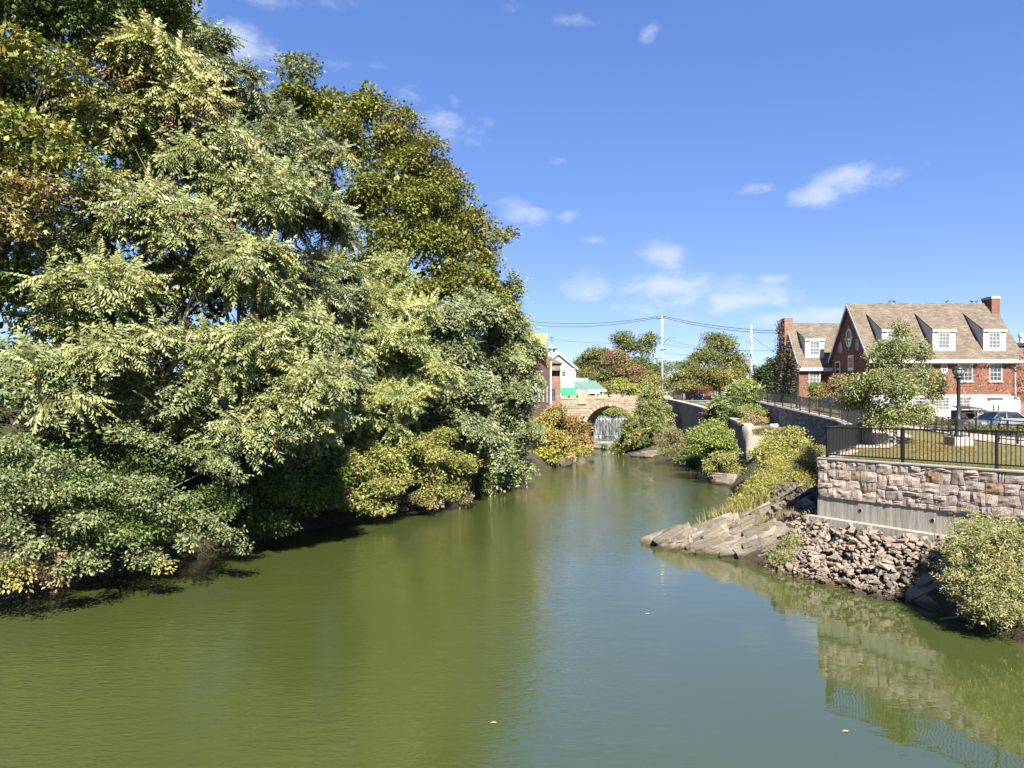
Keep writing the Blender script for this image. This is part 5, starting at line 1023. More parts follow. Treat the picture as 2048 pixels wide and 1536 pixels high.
def onbank(px, d, up_=0):
    p = P(px, 800, d); return (p.x, p.y, up_)
G_D, G_M, Y_G, OLIVE, GOLD, GREY = (.060,.092,.020), (.095,.135,.030), (.205,.225,.055), (.155,.17,.034), (.235,.195,.038), (.150,.178,.082)
MAPLE = {0: [(5,G_D),(3,G_M),(1,(.11,.12,.02))], 1: [(5,Y_G),(3,(.16,.19,.045)),(1,GOLD)], 2: [(4,(.26,.195,.075)),(3,(.24,.215,.08)),(3,(.20,.19,.06)),(.6,(.25,.14,.055))]}
AIL = {0: [(5,(.20,.225,.08)),(4,(.225,.24,.09)),(2,(.165,.195,.072))], 1: [(4,(.235,.24,.08)),(3,(.215,.235,.08)),(2,(.27,.245,.085))], 2: [(4,(.155,.185,.075)),(3,(.18,.20,.085))]}
AILG = {0: [(5,GREY),(3,(.165,.185,.075)),(2,(.125,.155,.066))]}
AILL = {0: [(5,(.225,.255,.08)),(3,(.25,.265,.09)),(2,(.185,.22,.07))]}
NORW = {0: [(5,OLIVE),(3,(.13,.15,.03)),(2,(.18,.18,.04))], 1: [(4,(.175,.165,.036)),(3,OLIVE),(1,(.20,.15,.04))]}
# ---- left bank, big trees
leafy('maple_tree', 'tall dark green maple with orange tinged lower boughs at the left bank', (-19.5, 25.5, 4.6), [(60,40,25.5,150,100),(205,-20,26,165,110),(310,35,27.5,75,70),(30,190,26,120,90),(130,240,27.5,140,110),(20,-80,24,170,90),(-90,150,24,120,160),
  (35,120,23.3,85,42,1),(115,150,23.6,55,34,1),(45,270,23,92,52,1),(115,318,23.3,62,34,1),(10,225,23,60,30,1),(40,385,22.6,72,42,2),(25,455,22.3,62,44,2),(-60,420,22,90,120,2),(20,560,23.5,90,70),(40,330,23.6,80,40,1)], 1500, 27, MAPLE, 11, .18, .30, THREE, .42, flat=.45, fill=.15, n_l=10)
frond_tree('ailanthus_tree', 'huge tree of heaven with long feathery leaves and pinkish seed clusters over the left bank', (-15.2, 27.0, 2.6), [(285,135,27,105,60,1),(205,200,26,85,70,1),(330,245,27,115,75,1),(425,320,27.5,105,65),(205,430,25.6,90,60),(335,450,26,130,70),(485,380,28,95,65),(405,545,26,120,70),(525,525,27,105,75),
  (255,590,24.8,120,60),(150,640,24,95,50),(230,690,24,100,55),(110,760,23,95,60,2),(425,690,25.5,115,75),(335,790,25,115,65,2),(525,770,26.5,115,80),(580,650,28,95,75),(620,840,28,75,60),(455,870,26,105,55,2),(130,520,25,70,50,2)], 1020, AIL, 12, (.62,1.0), 9, FR_HI, .26, 300, 'trees of heaven along the left bank', lean=(1.5,-1,0), n_l=12)
frond_tree('ailanthus_tree', 'tall grey green tree of heaven leaning right behind the one with seed clusters', (-13.6, 34.0, 3.2), [(352,20,30.5,50,55),(385,70,30.5,60,60),(430,160,31,75,70),(480,215,32,72,60),(545,265,33,80,65),(600,330,33.5,85,75),(645,420,33.5,72,75),(560,400,32,95,80),(500,320,31.5,90,80),(662,520,34,60,70),(600,550,32,95,80),(640,650,33,75,75),(560,680,31,85,80),(660,760,33.5,60,70),(600,880,30.5,60,50)],
  820, AILG, 13, (.58,.9), 9, FR_HI, .24, 300, 'trees of heaven along the left bank', lean=(2,-1,0), n_l=10)
leafy('norway_maple_tree', 'great rounded golden olive maple behind the trees of heaven', (-9.5, 50, 5.6), [(598,178,47,52,56),(550,235,47,54,58),(645,215,47.5,52,60),(735,205,48,52,50),(780,270,48,60,64,1),(695,285,47,66,72),(838,325,48,54,58,1),(620,310,46,66,72),(880,390,49,62,64,1),(785,375,46.5,70,76),(935,435,49,50,52,1),(966,495,49,46,56,1),(895,490,47.5,72,76),(800,495,46,80,80),(976,565,49,42,52,1),(845,420,47,60,70),(720,400,48,50,60),(660,390,48,40,50),
  (880,585,48,90,60),(560,330,47.5,60,60),(720,560,47,80,55),(955,620,49,60,50)], 2700, 26, NORW, 14, .235, .36, THREE, .5, flat=.5, fill=.14, n_l=14, barkm='palebark', up=.45, keep=.1, shell=.3, sub=7, rough=.75, cflat=.6)
frond_tree('ailanthus_tree', 'pale yellow green young tree of heaven below the golden olive maple', (-8.6, 40.6, 2.4), [(775,550,39,50,38),(705,585,38,74,48),(640,640,37,66,60),(800,640,39,76,58),(720,690,38,96,60),(832,720,40,72,62),(700,785,38,86,60),(800,800,39,84,60),(645,740,37,64,60),(740,850,39,70,45)], 620, AILL, 15, (.65,.95), 8, FR_HI, .17, 0, 'trees of heaven along the left bank')
frond_tree('ailanthus_tree', 'grey green tree of heaven between the pale young one and the last one upstream', (-4.8, 47.6, 2.0), [(880,640,44,62,42),(920,700,45,66,62),(870,785,44,76,62),(935,800,45,56,62),(960,625,46,44,42),(900,860,44.5,66,45)], 400, AILG, 16, (.75,1.05), 8, FR_LO, .16, 0, 'trees of heaven along the left bank')
frond_tree('ailanthus_tree', 'last tree of heaven upstream, its boughs hanging down to the water', (-1.4, 54.5, 1.4), [(985,585,52,42,44),(1015,645,53,42,46),(1048,690,54,32,40),(1000,720,52,56,56),(1048,775,54,30,44),(1000,810,52,60,56),(1040,860,53,38,54),(990,895,51,54,56),(1028,935,53,30,34),(955,955,51,36,34),(950,870,50,46,54)], 620, {0: AILG[0]+[(4,(.165,.19,.06))]}, 17, (.75,1.05), 8, FR_LO, .17, 0, 'trees of heaven along the left bank', lean=(.5,0,0))
# seed clusters
sg = np.random.default_rng(77); Cc, Rc, Kc = lobes_of([(285,135,27,105,60),(205,200,26,85,70),(330,245,27,115,75),(425,320,27.5,105,65),(335,450,26,130,70),(205,430,25.6,90,60)])
pt, dt, it = tips(Cc, Rc, 130, sg, .2, .3, .05); pt = pt+dt*.15; pp = np.repeat(pt, 60, 0)+sg.normal(0, .16, (len(pt)*60, 3))*[1,1,.8]; n_ = len(pp)
so = scatter('seed_clusters', NARROW, frames(unit(sg.normal(size=(n_, 3))), unit(sg.normal(size=(n_, 3)))), pp, sg.uniform(.08, .13, n_), np.array([[.34,.21,.14]])*(1+sg.normal(0, .2, (n_, 1))), M['dryleaf'], [o for o in COL.objects if o.name == 'ailanthus_tree'][0], .1, sg); so['kind'] = 'stuff'
# dark trees behind, closing the gaps
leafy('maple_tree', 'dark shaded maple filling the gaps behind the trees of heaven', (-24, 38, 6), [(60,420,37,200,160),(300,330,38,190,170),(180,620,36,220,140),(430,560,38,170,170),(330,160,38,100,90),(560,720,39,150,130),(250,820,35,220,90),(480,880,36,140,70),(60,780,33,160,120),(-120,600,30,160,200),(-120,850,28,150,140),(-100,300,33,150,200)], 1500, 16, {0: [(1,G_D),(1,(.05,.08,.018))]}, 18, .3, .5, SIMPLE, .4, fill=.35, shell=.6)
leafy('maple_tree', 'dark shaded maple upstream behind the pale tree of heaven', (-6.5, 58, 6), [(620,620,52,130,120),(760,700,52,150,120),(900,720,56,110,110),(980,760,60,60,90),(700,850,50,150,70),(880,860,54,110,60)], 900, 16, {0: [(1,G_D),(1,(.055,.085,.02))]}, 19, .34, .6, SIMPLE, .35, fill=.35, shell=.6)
# ---- left bank, shrubs over the water
ELM = {0: [(5,(.15,.18,.075)),(3,(.18,.20,.08)),(2,(.11,.15,.055))], 1: [(4,(.24,.22,.07)),(2,(.26,.24,.06))], 2: [(4,(.29,.19,.115)),(2,(.24,.17,.10))], 3: [(4,G_D),(3,G_M)]}
leafy('elm_sapling', 'arching small leaved elm boughs hanging over the near left water', (-13.6, 23.6, 1.4), [(30,890,20.6,46,26),(95,915,20.8,48,24),(160,938,21.2,48,22),(225,965,21.6,46,22),(285,1000,22.1,42,22),(330,1035,22.6,36,20),(230,868,22.6,50,22),(300,885,23,46,20),(365,905,23.5,44,18),(425,930,24.2,38,15),(465,958,24.7,28,12),(40,965,19.9,48,28),(105,1000,20.2,48,26),(170,1040,20.7,46,24),(230,1080,21.2,44,22),(285,1118,21.7,36,16),(320,1128,22,24,12,1),
   (300,965,22.8,44,18),(360,998,23.1,44,20),(410,1035,23.5,42,20),(450,1068,23.9,38,16),(485,1092,24.4,24,10),(375,1075,22.9,40,18),(15,1055,19.4,46,30),(70,1090,19.7,44,26),(125,1130,20.2,34,22),(180,1120,20.7,36,20),(95,1150,20,30,24,2),(120,1112,20.2,26,18,2),(20,1140,19.3,46,32,1),(365,1030,22.9,22,10,1),(-60,920,20,80,60),(-80,1020,19.4,80,60),(-70,1110,19,70,50),
   (190,1050,23,130,60,3),(330,1040,25,120,50,3),(40,900,23.5,80,60,3),(30,980,22.6,90,70,3),(150,980,23.6,120,60,3),(270,950,25,120,60,3),(180,880,24.6,120,50,3),(440,1000,26.5,60,50,3)], 1900, 26, ELM, 21, .105, .17, SIMPLE, .06, 'shrub', fill=.16, flat=.6, droop=.45, stems=12, keep=.2, sub=6, rough=.8, cflat=.55)
leafy('vine_shrub', 'dark green leafy vine mound at the waterline past the elm boughs', (-9.9, 33.2, 1.0), [(555,960,30,66,60),(615,1000,32,55,48),(535,1045,29.6,46,34),(600,930,32,60,50),(650,960,34,40,50)], 560, 24, {0: [(4,(.10,.145,.03)),(3,(.075,.115,.025))]}, 22, .15, .24, THREE, .05, 'shrub', fill=.16, stems=6)
leafy('hanging_shrub', 'yellow green grapevine thicket spilling down the bank to the water', (-7.0, 39.2, 1.1), [(700,940,36,50,40),(735,975,36.4,50,44),(690,1000,35,44,28),(760,915,37.5,46,38),(785,960,37.6,40,40),(745,1010,36.6,40,22),(820,900,39,46,40),(870,895,40.5,44,34),(905,935,41.6,40,36),(860,950,40,44,44),(905,975,42,32,30),(840,1000,39.6,32,18,1),(925,1000,42.6,20,20,1)], 900, 26, {0: [(5,(.225,.235,.066)),(3,(.245,.225,.06)),(2,(.17,.20,.05))], 1: [(3,(.25,.18,.11)),(2,(.2,.2,.06))]}, 23, .14, .22, THREE, .05, 'shrub', fill=.16, stems=10)
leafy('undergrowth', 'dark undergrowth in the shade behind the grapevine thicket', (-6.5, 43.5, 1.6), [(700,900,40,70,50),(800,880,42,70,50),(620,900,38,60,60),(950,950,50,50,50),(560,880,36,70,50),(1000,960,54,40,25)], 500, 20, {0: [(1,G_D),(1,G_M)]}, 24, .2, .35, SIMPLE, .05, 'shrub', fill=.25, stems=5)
AUT = {0: [(5,(.28,.25,.055)),(3,(.24,.23,.06)),(2,(.30,.21,.06))], 1: [(4,(.27,.19,.07)),(3,(.20,.19,.06)),(1,(.30,.10,.05))], 2: [(3,(.33,.31,.05)),(2,(.28,.28,.05))]}
leafy('thicket', 'yellow and russet autumn thicket on the bank below the bridge', (5.0, 80.5, 1.5), [(1098,880,76,32,34),(1128,862,82,34,32,1),(1158,852,90,22,28,1),(1090,912,74.5,24,18,2),(1140,898,84,32,24),(1112,832,80,26,22,1),(1165,885,90,16,22,1),(1090,845,78,18,22),(1120,915,78,26,14)], 800, 24, AUT, 25, .24, .42, SIMPLE, .06, 'shrub', fill=.16, stems=8)
# hanging roots over the dark undercut
q = MB(); r2 = random.Random(31)
for k in range(34):
    s = r2.uniform(0, 1); x = -14.4+s*4.2+r2.uniform(-.1, .5); y = 22.6+s*9.2; z = r2.uniform(.5, 1.0); q.tube([(x,y,z), (x+r2.uniform(-.05,.05),y,z*.5), (x+r2.uniform(-.08,.08),y,r2.uniform(.05,.4))], [.012,.009,.005], 4)
ro = q.build('hanging_roots', M['palebark']); tag(ro, 'thin pale roots and strands dangling over the shaded left waterline', 'roots', kind='stuff')
# ---- right bank
BR_ = {0: [(4,(.25,.245,.10)),(3,(.21,.23,.075)),(2,(.28,.25,.11))], 1: [(3,(.30,.22,.14)),(2,(.26,.21,.11))]}
frond_tree('feathery_shrub', 'pale green feathery shrub overhanging the water below the granite wall', (13.6, 18.9, .9), [(1960,1200,19,36,20),(1965,1115,19.5,36,30),(1925,1120,20.2,24,26),(2025,1125,18.8,46,38),(1950,1165,19.2,36,26),(2015,1180,18.3,46,30),(2065,1080,18.8,50,36),(1990,1070,20.2,26,20),(1935,1080,20.6,20,20),(2000,1210,18,36,16)],
  740, BR_, 31, (.2,.6), 7, SPRAY, .035, 0, None, 'shrub', 'leaf', 9, (-.25,-.3), .12, None, .3, None, 7)
leafy('weed_clump', 'sparse weeds growing between the outcrop and the rock heap', (10.6, 26.2, .6), [(1590,1085,26.4,24,26),(1575,1125,25.8,30,18),(1605,1055,27,14,20),(1620,1040,27.3,12,14),(1550,1110,26.2,18,16)], 220, 22, {0: [(3,(.24,.23,.09)),(2,(.17,.19,.06))]}, 32, .085, .12, NARROW, .012, 'weeds', fill=0, stems=14, flat=.9)
leafy('goldenrod', 'yellow goldenrod and tall weeds on the slope left of the granite wall', (13.6, 37.5, 1.2), [(1500,990,36,26,16),(1540,975,37,36,24),(1585,960,37.5,36,28),(1610,935,38.5,24,26),(1560,945,41,36,22),(1515,965,40,26,20),(1480,1005,35.2,18,12),(1600,985,34,24,14),(1618,910,40,14,20)], 1100, 30, {0: [(4,(.30,.28,.055)),(4,(.24,.245,.06)),(2,(.20,.18,.075))]}, 33, .10, .17, NARROW, .012, 'weeds', fill=.15, stems=30, flat=1.1, droop=-.2)
leafy('round_shrub', 'rounded yellow green groundsel bush in front of the fieldstone wall', (19.3, 49, 2.5), [(1560,890,47,34,26),(1535,905,46.5,26,22),(1590,895,47,26,22),(1570,870,48,28,16),(1540,925,46,30,14),(1585,915,46,26,14),(1600,880,48,14,14)], 900, 26, {0: [(5,(.29,.275,.085)),(3,(.25,.25,.07)),(2,(.20,.22,.06))]}, 34, .13, .22, SIMPLE, .04, 'shrub', fill=.16, stems=8)
leafy('bank_shrub', 'bright lime green bush at the waterline left of the concrete buttress', (18.9, 60.6, .6), [(1430,880,60,38,24),(1405,870,61,26,22),(1450,900,59.5,26,24),(1410,895,60.5,26,18),(1425,855,61.5,20,16)], 620, 26, {0: [(5,(.205,.235,.055)),(3,(.165,.205,.05))]}, 35, .17, .28, SIMPLE, .05, 'shrub', fill=.16, stems=7)
leafy('bank_shrub', 'yellowish olive bush drooping to the water below the lime green one', (18.2, 58.5, .5), [(1450,925,57.8,24,22),(1430,935,58,16,18),(1465,940,57.4,14,18),(1440,910,58.5,22,14)], 460, 26, {0: [(4,(.25,.24,.075)),(3,(.22,.20,.06)),(1,(.16,.19,.05))]}, 36, .15, .24, SIMPLE, .04, 'shrub', fill=.16, stems=6)
leafy('dry_brush', 'dry tan brush above the pale boulder on the right bank', (19.3, 80, .8), [(1350,875,78,26,24),(1340,900,78,26,16),(1372,895,76,20,20),(1330,880,82,18,26),(1370,915,75,16,12)], 520, 24, {0: [(4,(.27,.22,.13)),(3,(.20,.19,.08)),(2,(.16,.17,.06))]}, 37, .19, .33, NARROW, .04, 'shrub', fill=.14, stems=16, mat='dryleaf')
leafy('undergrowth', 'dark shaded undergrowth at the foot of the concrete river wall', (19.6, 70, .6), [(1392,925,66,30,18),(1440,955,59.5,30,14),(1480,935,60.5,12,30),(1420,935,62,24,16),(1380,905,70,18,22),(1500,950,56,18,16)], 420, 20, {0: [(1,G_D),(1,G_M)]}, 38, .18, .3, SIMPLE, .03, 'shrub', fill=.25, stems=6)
frond_tree('sumac', 'dark green sumac thicket on the corner of the right bank below the bridge', (16.6, 98, 1.2), [(1292,810,99,20,22),(1275,850,98,28,26),(1310,835,97,22,26),(1255,875,98,20,18),(1295,870,96,24,22),(1240,895,99,14,10),(1320,860,95,18,20),(1300,790,100,12,14)], 330, {0: [(3,(.12,.15,.04)),(2,(.18,.19,.055)),(1,(.22,.19,.06))]}, 39, (.9,1.3), 7, FR_LO, .07, 0, None, 'shrub', n_l=6, fill=.2)
frond_tree('sumac', 'dark sumac with reddening leaves standing behind the concrete buttress', (22.2, 68, 4.6), [(1470,800,72,24,20),(1445,820,71,26,18),(1490,790,72,20,22),(1478,832,69,24,16),(1455,838,70,20,14),(1425,830,73,14,12,1),(1435,815,74,12,10,1)], 280, {0: [(3,(.085,.12,.032)),(2,(.12,.15,.04))], 1: [(2,(.32,.13,.07)),(1,(.2,.16,.06))]}, 40, (.8,1.1), 7, FR_LO, .06, 0, None, 'shrub', n_l=6, fill=.2)
frond_tree('sumac', 'bright green sumac crown in front of the second utility pole', (23.2, 71.5, 5.2), [(1492,775,73,18,12),(1480,790,73,20,12),(1508,788,73,16,12)], 110, {0: [(3,(.24,.26,.055)),(2,(.19,.22,.05))]}, 41, (.8,1.1), 7, FR_LO, .06, 0, None, 'shrub', n_l=5, fill=.16)
leafy('bank_shrub', 'yellow green bush with tan grass on top of the buttress', (21.8, 63.5, 4.4), [(1510,822,65,18,16),(1500,838,64,14,10,1),(1525,842,64.5,14,8,1),(1520,828,66,12,12),(1490,845,63.5,12,6,1)], 320, 24, {0: [(4,(.25,.25,.07)),(2,(.19,.21,.06))], 1: [(3,(.34,.25,.14)),(2,(.30,.25,.10))]}, 42, .15, .24, NARROW, .03, 'shrub', fill=.2, stems=9)
leafy('bank_shrub', 'low russet and green growth along the grey fieldstone wall foot', (20.6, 52, 3.2), [(1535,858,56,18,8),(1560,862,54,20,6),(1640,905,42,9,18),(1625,925,42,12,14),(1515,862,58,14,8)], 300, 22, {0: [(3,(.26,.22,.09)),(2,(.19,.2,.06)),(1,(.16,.18,.05))]}, 43, .12, .2, NARROW, .02, 'weeds', fill=.1, stems=12)
# grass tufts
def grass(name, label, boxes, n, h, cols, seed, hf):
    g = np.random.default_rng(seed); p = []
    for k in range(n):
        (a, b, wv) = boxes[int(g.integers(len(boxes)))]; u = g.random(); q_ = np.array(a)*(1-u)+np.array(b)*u+np.array([g.normal(0, wv), g.normal(0, wv), 0]); q_[2] = hf(q_) if hf else q_[2]; p.append(q_)
    p = np.array(p); f = unit(g.normal(0, .35, (n, 3))*[1,1,0]+[0,0,1]); o = scatter(name, BLADE, frames(f, unit(g.normal(size=(n, 3))*[1,1,.1])), p, h*g.uniform(.5, 1.3, n), np.array(cols)[g.integers(len(cols), size=n)]*.72*(1+g.normal(0, .15, (n, 1))), M['dryleaf'], None, .1, g); tag(o, label, 'grass', kind='stuff'); return o
grass('dry_grass', 'tan dry grass on top of the rock outcrop', [((8.6,30.9,.75),(11.6,29.6,1.9),.35),((9.6,29.6,1.0),(11.2,28.4,1.75),.25),((7.4,31.0,.4),(8.4,31.0,.75),.15)], 2600, .3, [(.38,.28,.15),(.33,.26,.12),(.24,.22,.08)], 51, None)
grass('dry_grass', 'tall tan grass stalks at the water behind the rock outcrop', [((8.7,32.0,.5),(9.6,32.2,.9),.2),((9.6,32.4,.8),(11.4,31.6,1.7),.3)], 700, .7, [(.36,.30,.14),(.28,.27,.08)], 52, None)
grass('lawn_edge_grass', 'short green grass behind the granite wall coping', [((*(WA-wn_*.75),4.0),(*(WB-wn_*.75),4.0),.12),((*(WA-wn_*1.1),4.0),(*(WB-wn_*1.1),4.0),.25)], 5000, .11, [(.14,.16,.04),(.20,.19,.06),(.11,.14,.03)], 53, None)
grass('lawn_grass', 'dry clipped grass on the lawn', [((13.5,27.5,4),(21,33,4.2),2.2),((14,24.5,4),(20,26,4),1.8),((17,31,4.2),(22,34,4.2),1.5)], 14000, .075, [(.19,.18,.06),(.26,.21,.09),(.14,.15,.04),(.30,.19,.10)], 54, lambda q_: hu(q_[0], q_[1]))
# ---- trees around the house
lg = np.random.default_rng(56); n_ = 1700; pp = np.stack([17.4+lg.normal(0, 1.7, n_), 31.6+lg.normal(0, 2.2, n_), np.zeros(n_)], 1); pp[:, 2] = [hu(x_, y_)+.05 for x_, y_ in pp[:, :2]]
lo_ = scatter('leaf_litter', SIMPLE, frames(unit(lg.normal(size=(n_, 3))*[1,1,.15]), unit(lg.normal(0, .3, (n_, 3))+[0,0,1])), pp, lg.uniform(.07, .12, n_), np.array([(.30,.15,.06),(.26,.11,.05),(.28,.2,.08)])[lg.integers(3, size=n_)], M['dryleaf'], None, .1, lg); tag(lo_, 'orange fallen leaves scattered on the grass under the young tree', 'leaves', kind='stuff')
PEAR = {0: [(4,(.15,.175,.055)),(3,(.18,.20,.07)),(2,(.12,.155,.04)),(.5,(.22,.16,.075))]}
leafy('young_tree', 'young tree with glossy green leaves on the lawn in front of the house', (X(1788, 34), 34, hu(X(1788, 34), 34)), [(1790,700,34,38,44),(1745,765,33.6,44,34),(1840,760,34.2,40,36),(1790,775,33.4,60,50),(1710,775,34,34,30),(1865,790,34.4,26,26),(1760,820,33.5,46,30),(1830,820,33.8,44,26),(1720,800,34.3,34,24),(1770,840,33.4,34,20),(1800,665,34.2,16,22),(1840,715,34.4,18,24),(1845,690,34.4,10,22),(1880,760,34.5,14,16),(1760,720,33.9,24,26),(1768,692,34,12,18)], 1350, 22, PEAR, 61, .10, .19, SIMPLE, .07, barkm='palebark', fill=.15, n_l=12, flat=.8, mat='waxy', up=.1)
leafy('young_tree', 'thin young tree with sparse red leaves beside the silver sedan', (X(1960, 44), 44, hu(X(1960, 44), 44)), [(1955,760,44,36,26),(1925,775,44,24,16),(1985,780,44,26,18),(1960,735,44,20,14),(1940,800,44,14,12)], 130, 8, {0: [(3,(.33,.12,.07)),(2,(.28,.15,.09))]}, 62, .10, .22, SIMPLE, .045, barkm='palebark', fill=.05, n_l=5)
leafy('young_tree', 'red leaved young tree at the right end of the house by the downspout', (X(2066, 46), 46, hu(X(2066, 46), 46)), [(2050,770,46,30,26),(2075,740,46,30,40),(2040,790,46,22,14),(2035,735,46,16,10),(2080,800,46,40,30)], 240, 14, {0: [(3,(.25,.09,.05)),(2,(.22,.13,.06)),(1,(.10,.06,.03))]}, 63, .11, .22, SIMPLE, .05, barkm='bark', fill=.1, n_l=5)
leafy('young_tree', 'bronze leaved young tree against the brick gable behind the lawn tree', (X(1680, 62), 62, hu(X(1680, 62), 62)), [(1675,765,62,24,22),(1660,780,62,16,14),(1695,780,62,20,20),(1680,795,62,20,12)], 260, 18, {0: [(3,(.24,.165,.07)),(2,(.18,.15,.06)),(1,(.3,.15,.07))]}, 64, .13, .26, SIMPLE, .05, fill=.2, n_l=5)
leafy('bush', 'light green bush beside the steel entry stair', (X(1630, 71), 71, hu(X(1630, 71), 71)), [(1628,778,71,15,14),(1640,790,71,14,14),(1622,795,71,10,10)], 240, 18, {0: [(2,(.2,.23,.07)),(2,(.09,.12,.03))]}, 65, .14, .25, SIMPLE, .03, 'shrub', fill=.16, stems=5)
for i, (px, d, w_, lb) in enumerate(((1810,60,36,'low clipped hedge along the white basement wall behind the lawn tree'),(1868,61,30,'low clipped hedge under the basement windows'),(1975,43,44,'low hedge of reddish green shrubs between the walkway and the cars'),(2030,41,40,'low dark hedge at the far end of the walkway by the white car'))):
    zz = hu(X(px, d), d); py = HY-(zz+.35-EYE)*F/d
    leafy('hedge', lb, (X(px, d), d, zz), [(px-w_*.6,py,d,w_*.5,9),(px,py,d,w_*.5,10),(px+w_*.6,py,d,w_*.5,9)], 240, 18, {0: [(3,(.10,.125,.035)),(2,(.15,.15,.05)),(1,(.22,.12,.06))]}, 70+i, .09, .17, SIMPLE, .02, 'hedge', fill=.16, stems=6)
# ivy on the wing gable and chimney
ig = np.random.default_rng(81); n_ = 15000; yy = ig.uniform(73.7, 80.4, n_); top_ = np.where(np.abs(yy-77.2) < .75, Z(639, 77), WE+(1-np.abs(yy-77.2)/3.3)*(WR-WE)+.1); zz = 5.4+(top_-5.4)*ig.random(n_); ht = (zz-5.4)/(top_-5.4)
keep = ig.random(n_) > .15+.45*ht**2; yy, zz, ht = yy[keep], zz[keep], ht[keep]; n_ = len(yy); th_ = ig.exponential(.16, n_)*(1.6-ht); pp = np.stack([WX0-.16-th_-np.where(np.abs(yy-77.2) < .75, .5, 0), yy, zz], 1)
cc = np.where((ig.random(n_) < ht*.8)[:, None], np.array([.13,.09,.06]), np.array([.035,.062,.016])); iv = root('ivy', 'dark ivy climbing the gable and chimney of the wing', 'ivy', (WX0-.3, 77, 5.4))
io = scatter('foliage', SIMPLE, frames(unit(ig.normal(size=(n_, 3))+[0,0,-.6]), unit(ig.normal(0, .5, (n_, 3))+[-1,-.2,.3])), pp, ig.uniform(.14, .28, n_), cc*(1+ig.normal(0, .15, (n_, 1))), M['leaf'], iv, .1, ig); io['kind'] = 'stuff'
q = MB()
for k in range(26):
    y = ig.uniform(74, 80); q.tube([(WX0-.12,y,5.2), (WX0-.14,y+ig.uniform(-.5,.5),8), (WX0-.14,77+(y-77)*.5,11), (WX0-.3,77+(y-77)*.25,13.5)], [.03,.025,.02,.008], 4)
q.build('stem', M['bark'], iv)
# ---- far trees
FAR = {0: [(4,(.115,.135,.035)),(3,(.15,.155,.04)),(1,(.20,.175,.05))], 1: [(4,(.20,.14,.06)),(3,(.17,.15,.05)),(2,(.23,.12,.06))], 2: [(4,(.22,.20,.05)),(2,(.17,.18,.045))], 3: [(1,(.38,.06,.05)),(1,(.30,.08,.05))]}
leafy('far_tree', 'rounded olive tree right of the white house behind the porch roof', (X(1185, 165), 165, 7.2), [(1185,715,165,34,24),(1200,740,165,34,24),(1165,735,165,28,26),(1180,765,163,40,22),(1205,705,165,18,14)], 600, 20, FAR, 91, .42, .75, SIMPLE, .35, fill=.16, group='trees beyond the bridge')
leafy('far_tree', 'tall green tree with a pale open crown behind the red tinged tree', (X(1265, 172), 172, 7.2), [(1243,680,172,22,20),(1262,690,172,26,26),(1300,690,172,20,28),(1285,725,172,36,30),(1310,745,170,28,34),(1270,745,172,50,30),(1300,672,172,12,10)], 700, 20, {0: [(4,(.14,.16,.042)),(3,(.115,.14,.035))]}, 92, .42, .75, SIMPLE, .4, fill=.14, group='trees beyond the bridge')
leafy('far_tree', 'brownish tree with a red crown tip behind the bridge parapet', (X(1235, 158), 158, 7.2), [(1230,725,158,36,22,1),(1255,745,158,40,26,1),(1215,755,158,36,24),(1275,765,157,36,24,1),(1222,706,158,14,6,3),(1240,710,158,16,8,1),(1210,775,156,30,14,2)], 620, 20, FAR, 93, .36, .65, SIMPLE, .3, fill=.16, group='trees beyond the bridge')
leafy('bush', 'yellow green shrub just behind the bridge parapet', (X(1262, 138), 138, 7.2), [(1250,775,138,26,12),(1275,778,138,20,12),(1300,770,138,18,18),(1240,765,140,14,10)], 320, 18, {0: [(3,(.25,.26,.05)),(2,(.19,.21,.05))]}, 94, .3, .5, SIMPLE, .08, 'shrub', fill=.16, stems=6)
leafy('far_tree', 'broad rounded tree between the two utility poles', (X(1440, 128), 128, 7.2), [(1440,690,128,34,22),(1410,715,127,40,24,),(1460,715,128,34,24),(1430,675,128,22,12),(1380,735,126,30,20),(1480,740,127,22,24),(1445,745,126,40,24)], 700, 20, FAR, 95, .34, .62, SIMPLE, .3, fill=.16, group='trees beyond the bridge')
leafy('far_tree', 'low spreading tree with a dark underside behind the plaza fence', (X(1382, 113), 113, 7.2), [(1355,755,113,26,18),(1395,748,113,34,22),(1340,765,114,16,14),(1430,755,113,34,22),(1465,755,114,26,20),(1380,770,112,30,12),(1420,772,113,26,10)], 700, 20, {0: [(4,(.155,.155,.042)),(3,(.20,.17,.05)),(2,(.11,.125,.03))]}, 96, .28, .5, SIMPLE, .22, fill=.16, group='trees beyond the bridge')
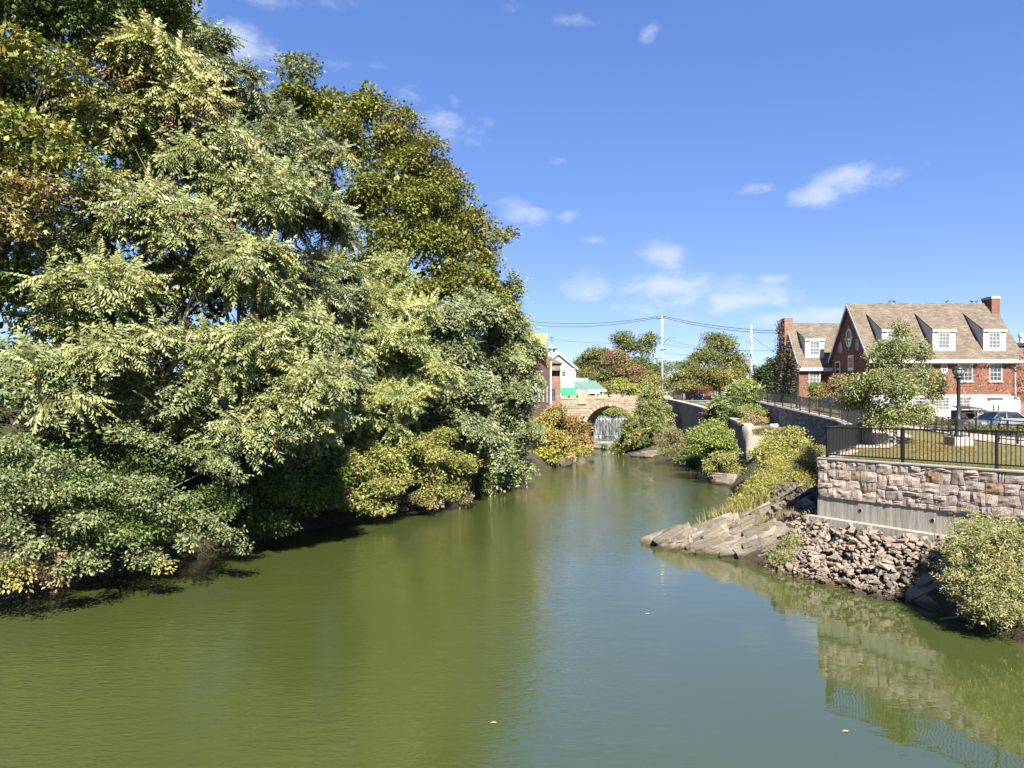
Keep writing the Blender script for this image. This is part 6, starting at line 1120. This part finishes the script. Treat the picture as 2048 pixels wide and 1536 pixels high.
leafy('far_tree', 'small dark tree left of the ivy covered gable', (X(1536, 96), 96, 7.0), [(1535,745,96,22,18),(1525,755,96,16,14),(1545,735,96,12,16),(1530,778,96,18,12)], 420, 20, {0: [(1,(.06,.09,.025)),(1,(.045,.07,.018))]}, 97, .26, .42, SIMPLE, .14, fill=.25, group='trees beyond the bridge')
leafy('bush', 'orange tinted shrub beyond the promenade beside the ivy', (X(1543, 98), 98, 7.0), [(1545,782,98,10,8),(1555,790,97,8,8)], 90, 16, {0: [(1,(.32,.17,.06)),(1,(.2,.18,.05))]}, 98, .2, .35, SIMPLE, .04, 'shrub', fill=.2, stems=4)
for i, (px, d, w_, lb) in enumerate(((1408,108,10,'red flowering bush behind the plaza fence under the spreading tree'),(1462,106,10,'red flowering bush behind the plaza fence by the second pole'))):
    leafy('flower_bush', lb, (X(px, d), d, 7.2), [(px-w_,778,d,w_,5),(px+w_,777,d,w_,5),(px,784,d,w_,6)], 130, 14, {0: [(2,(.30,.05,.035)),(2,(.10,.12,.035))]}, 100+i, .15, .25, SIMPLE, .03, 'shrub', fill=.1, stems=4)
leafy('pond_bush', 'green bushes on the bank beyond the waterfall', tuple(wpt(0, 10, 5)), [(1205,826,151,16,5),(1222,823,151,18,7),(1240,825,151,14,6),(1190,828,151,10,4)], 320, 16, {0: [(3,(.17,.21,.05)),(2,(.22,.24,.06))]}, 103, .24, .4, SIMPLE, .05, 'shrub', fill=.16, stems=5)
# a far wood closing the horizon
fg = np.random.default_rng(111); n_ = 26000; an = fg.uniform(-.9, .95, n_); dd_ = fg.uniform(230, 330, n_); hh = 9+5*fbm(np.stack([an*60, np.zeros(n_), np.zeros(n_)], 1), 1, 3); zz = 6+hh*fg.random(n_)**.8
pp = np.stack([np.sin(an)*dd_, np.cos(an)*dd_, zz], 1); cols = np.array([(.075,.09,.026),(.095,.10,.03),(.12,.10,.036)])[(vnoise(pp*[.06,.06,.02])*2.99).astype(int)]
fo = scatter('far_wood', SIMPLE, frames(unit(fg.normal(size=(n_, 3))), unit(fg.normal(0, .5, (n_, 3))+[0,-.3,.8])), pp, fg.uniform(1.3, 2.7, n_), cols, M['leaf'], None, .1, fg); tag(fo, 'far line of woodland on the horizon behind the buildings', 'wood', kind='stuff')
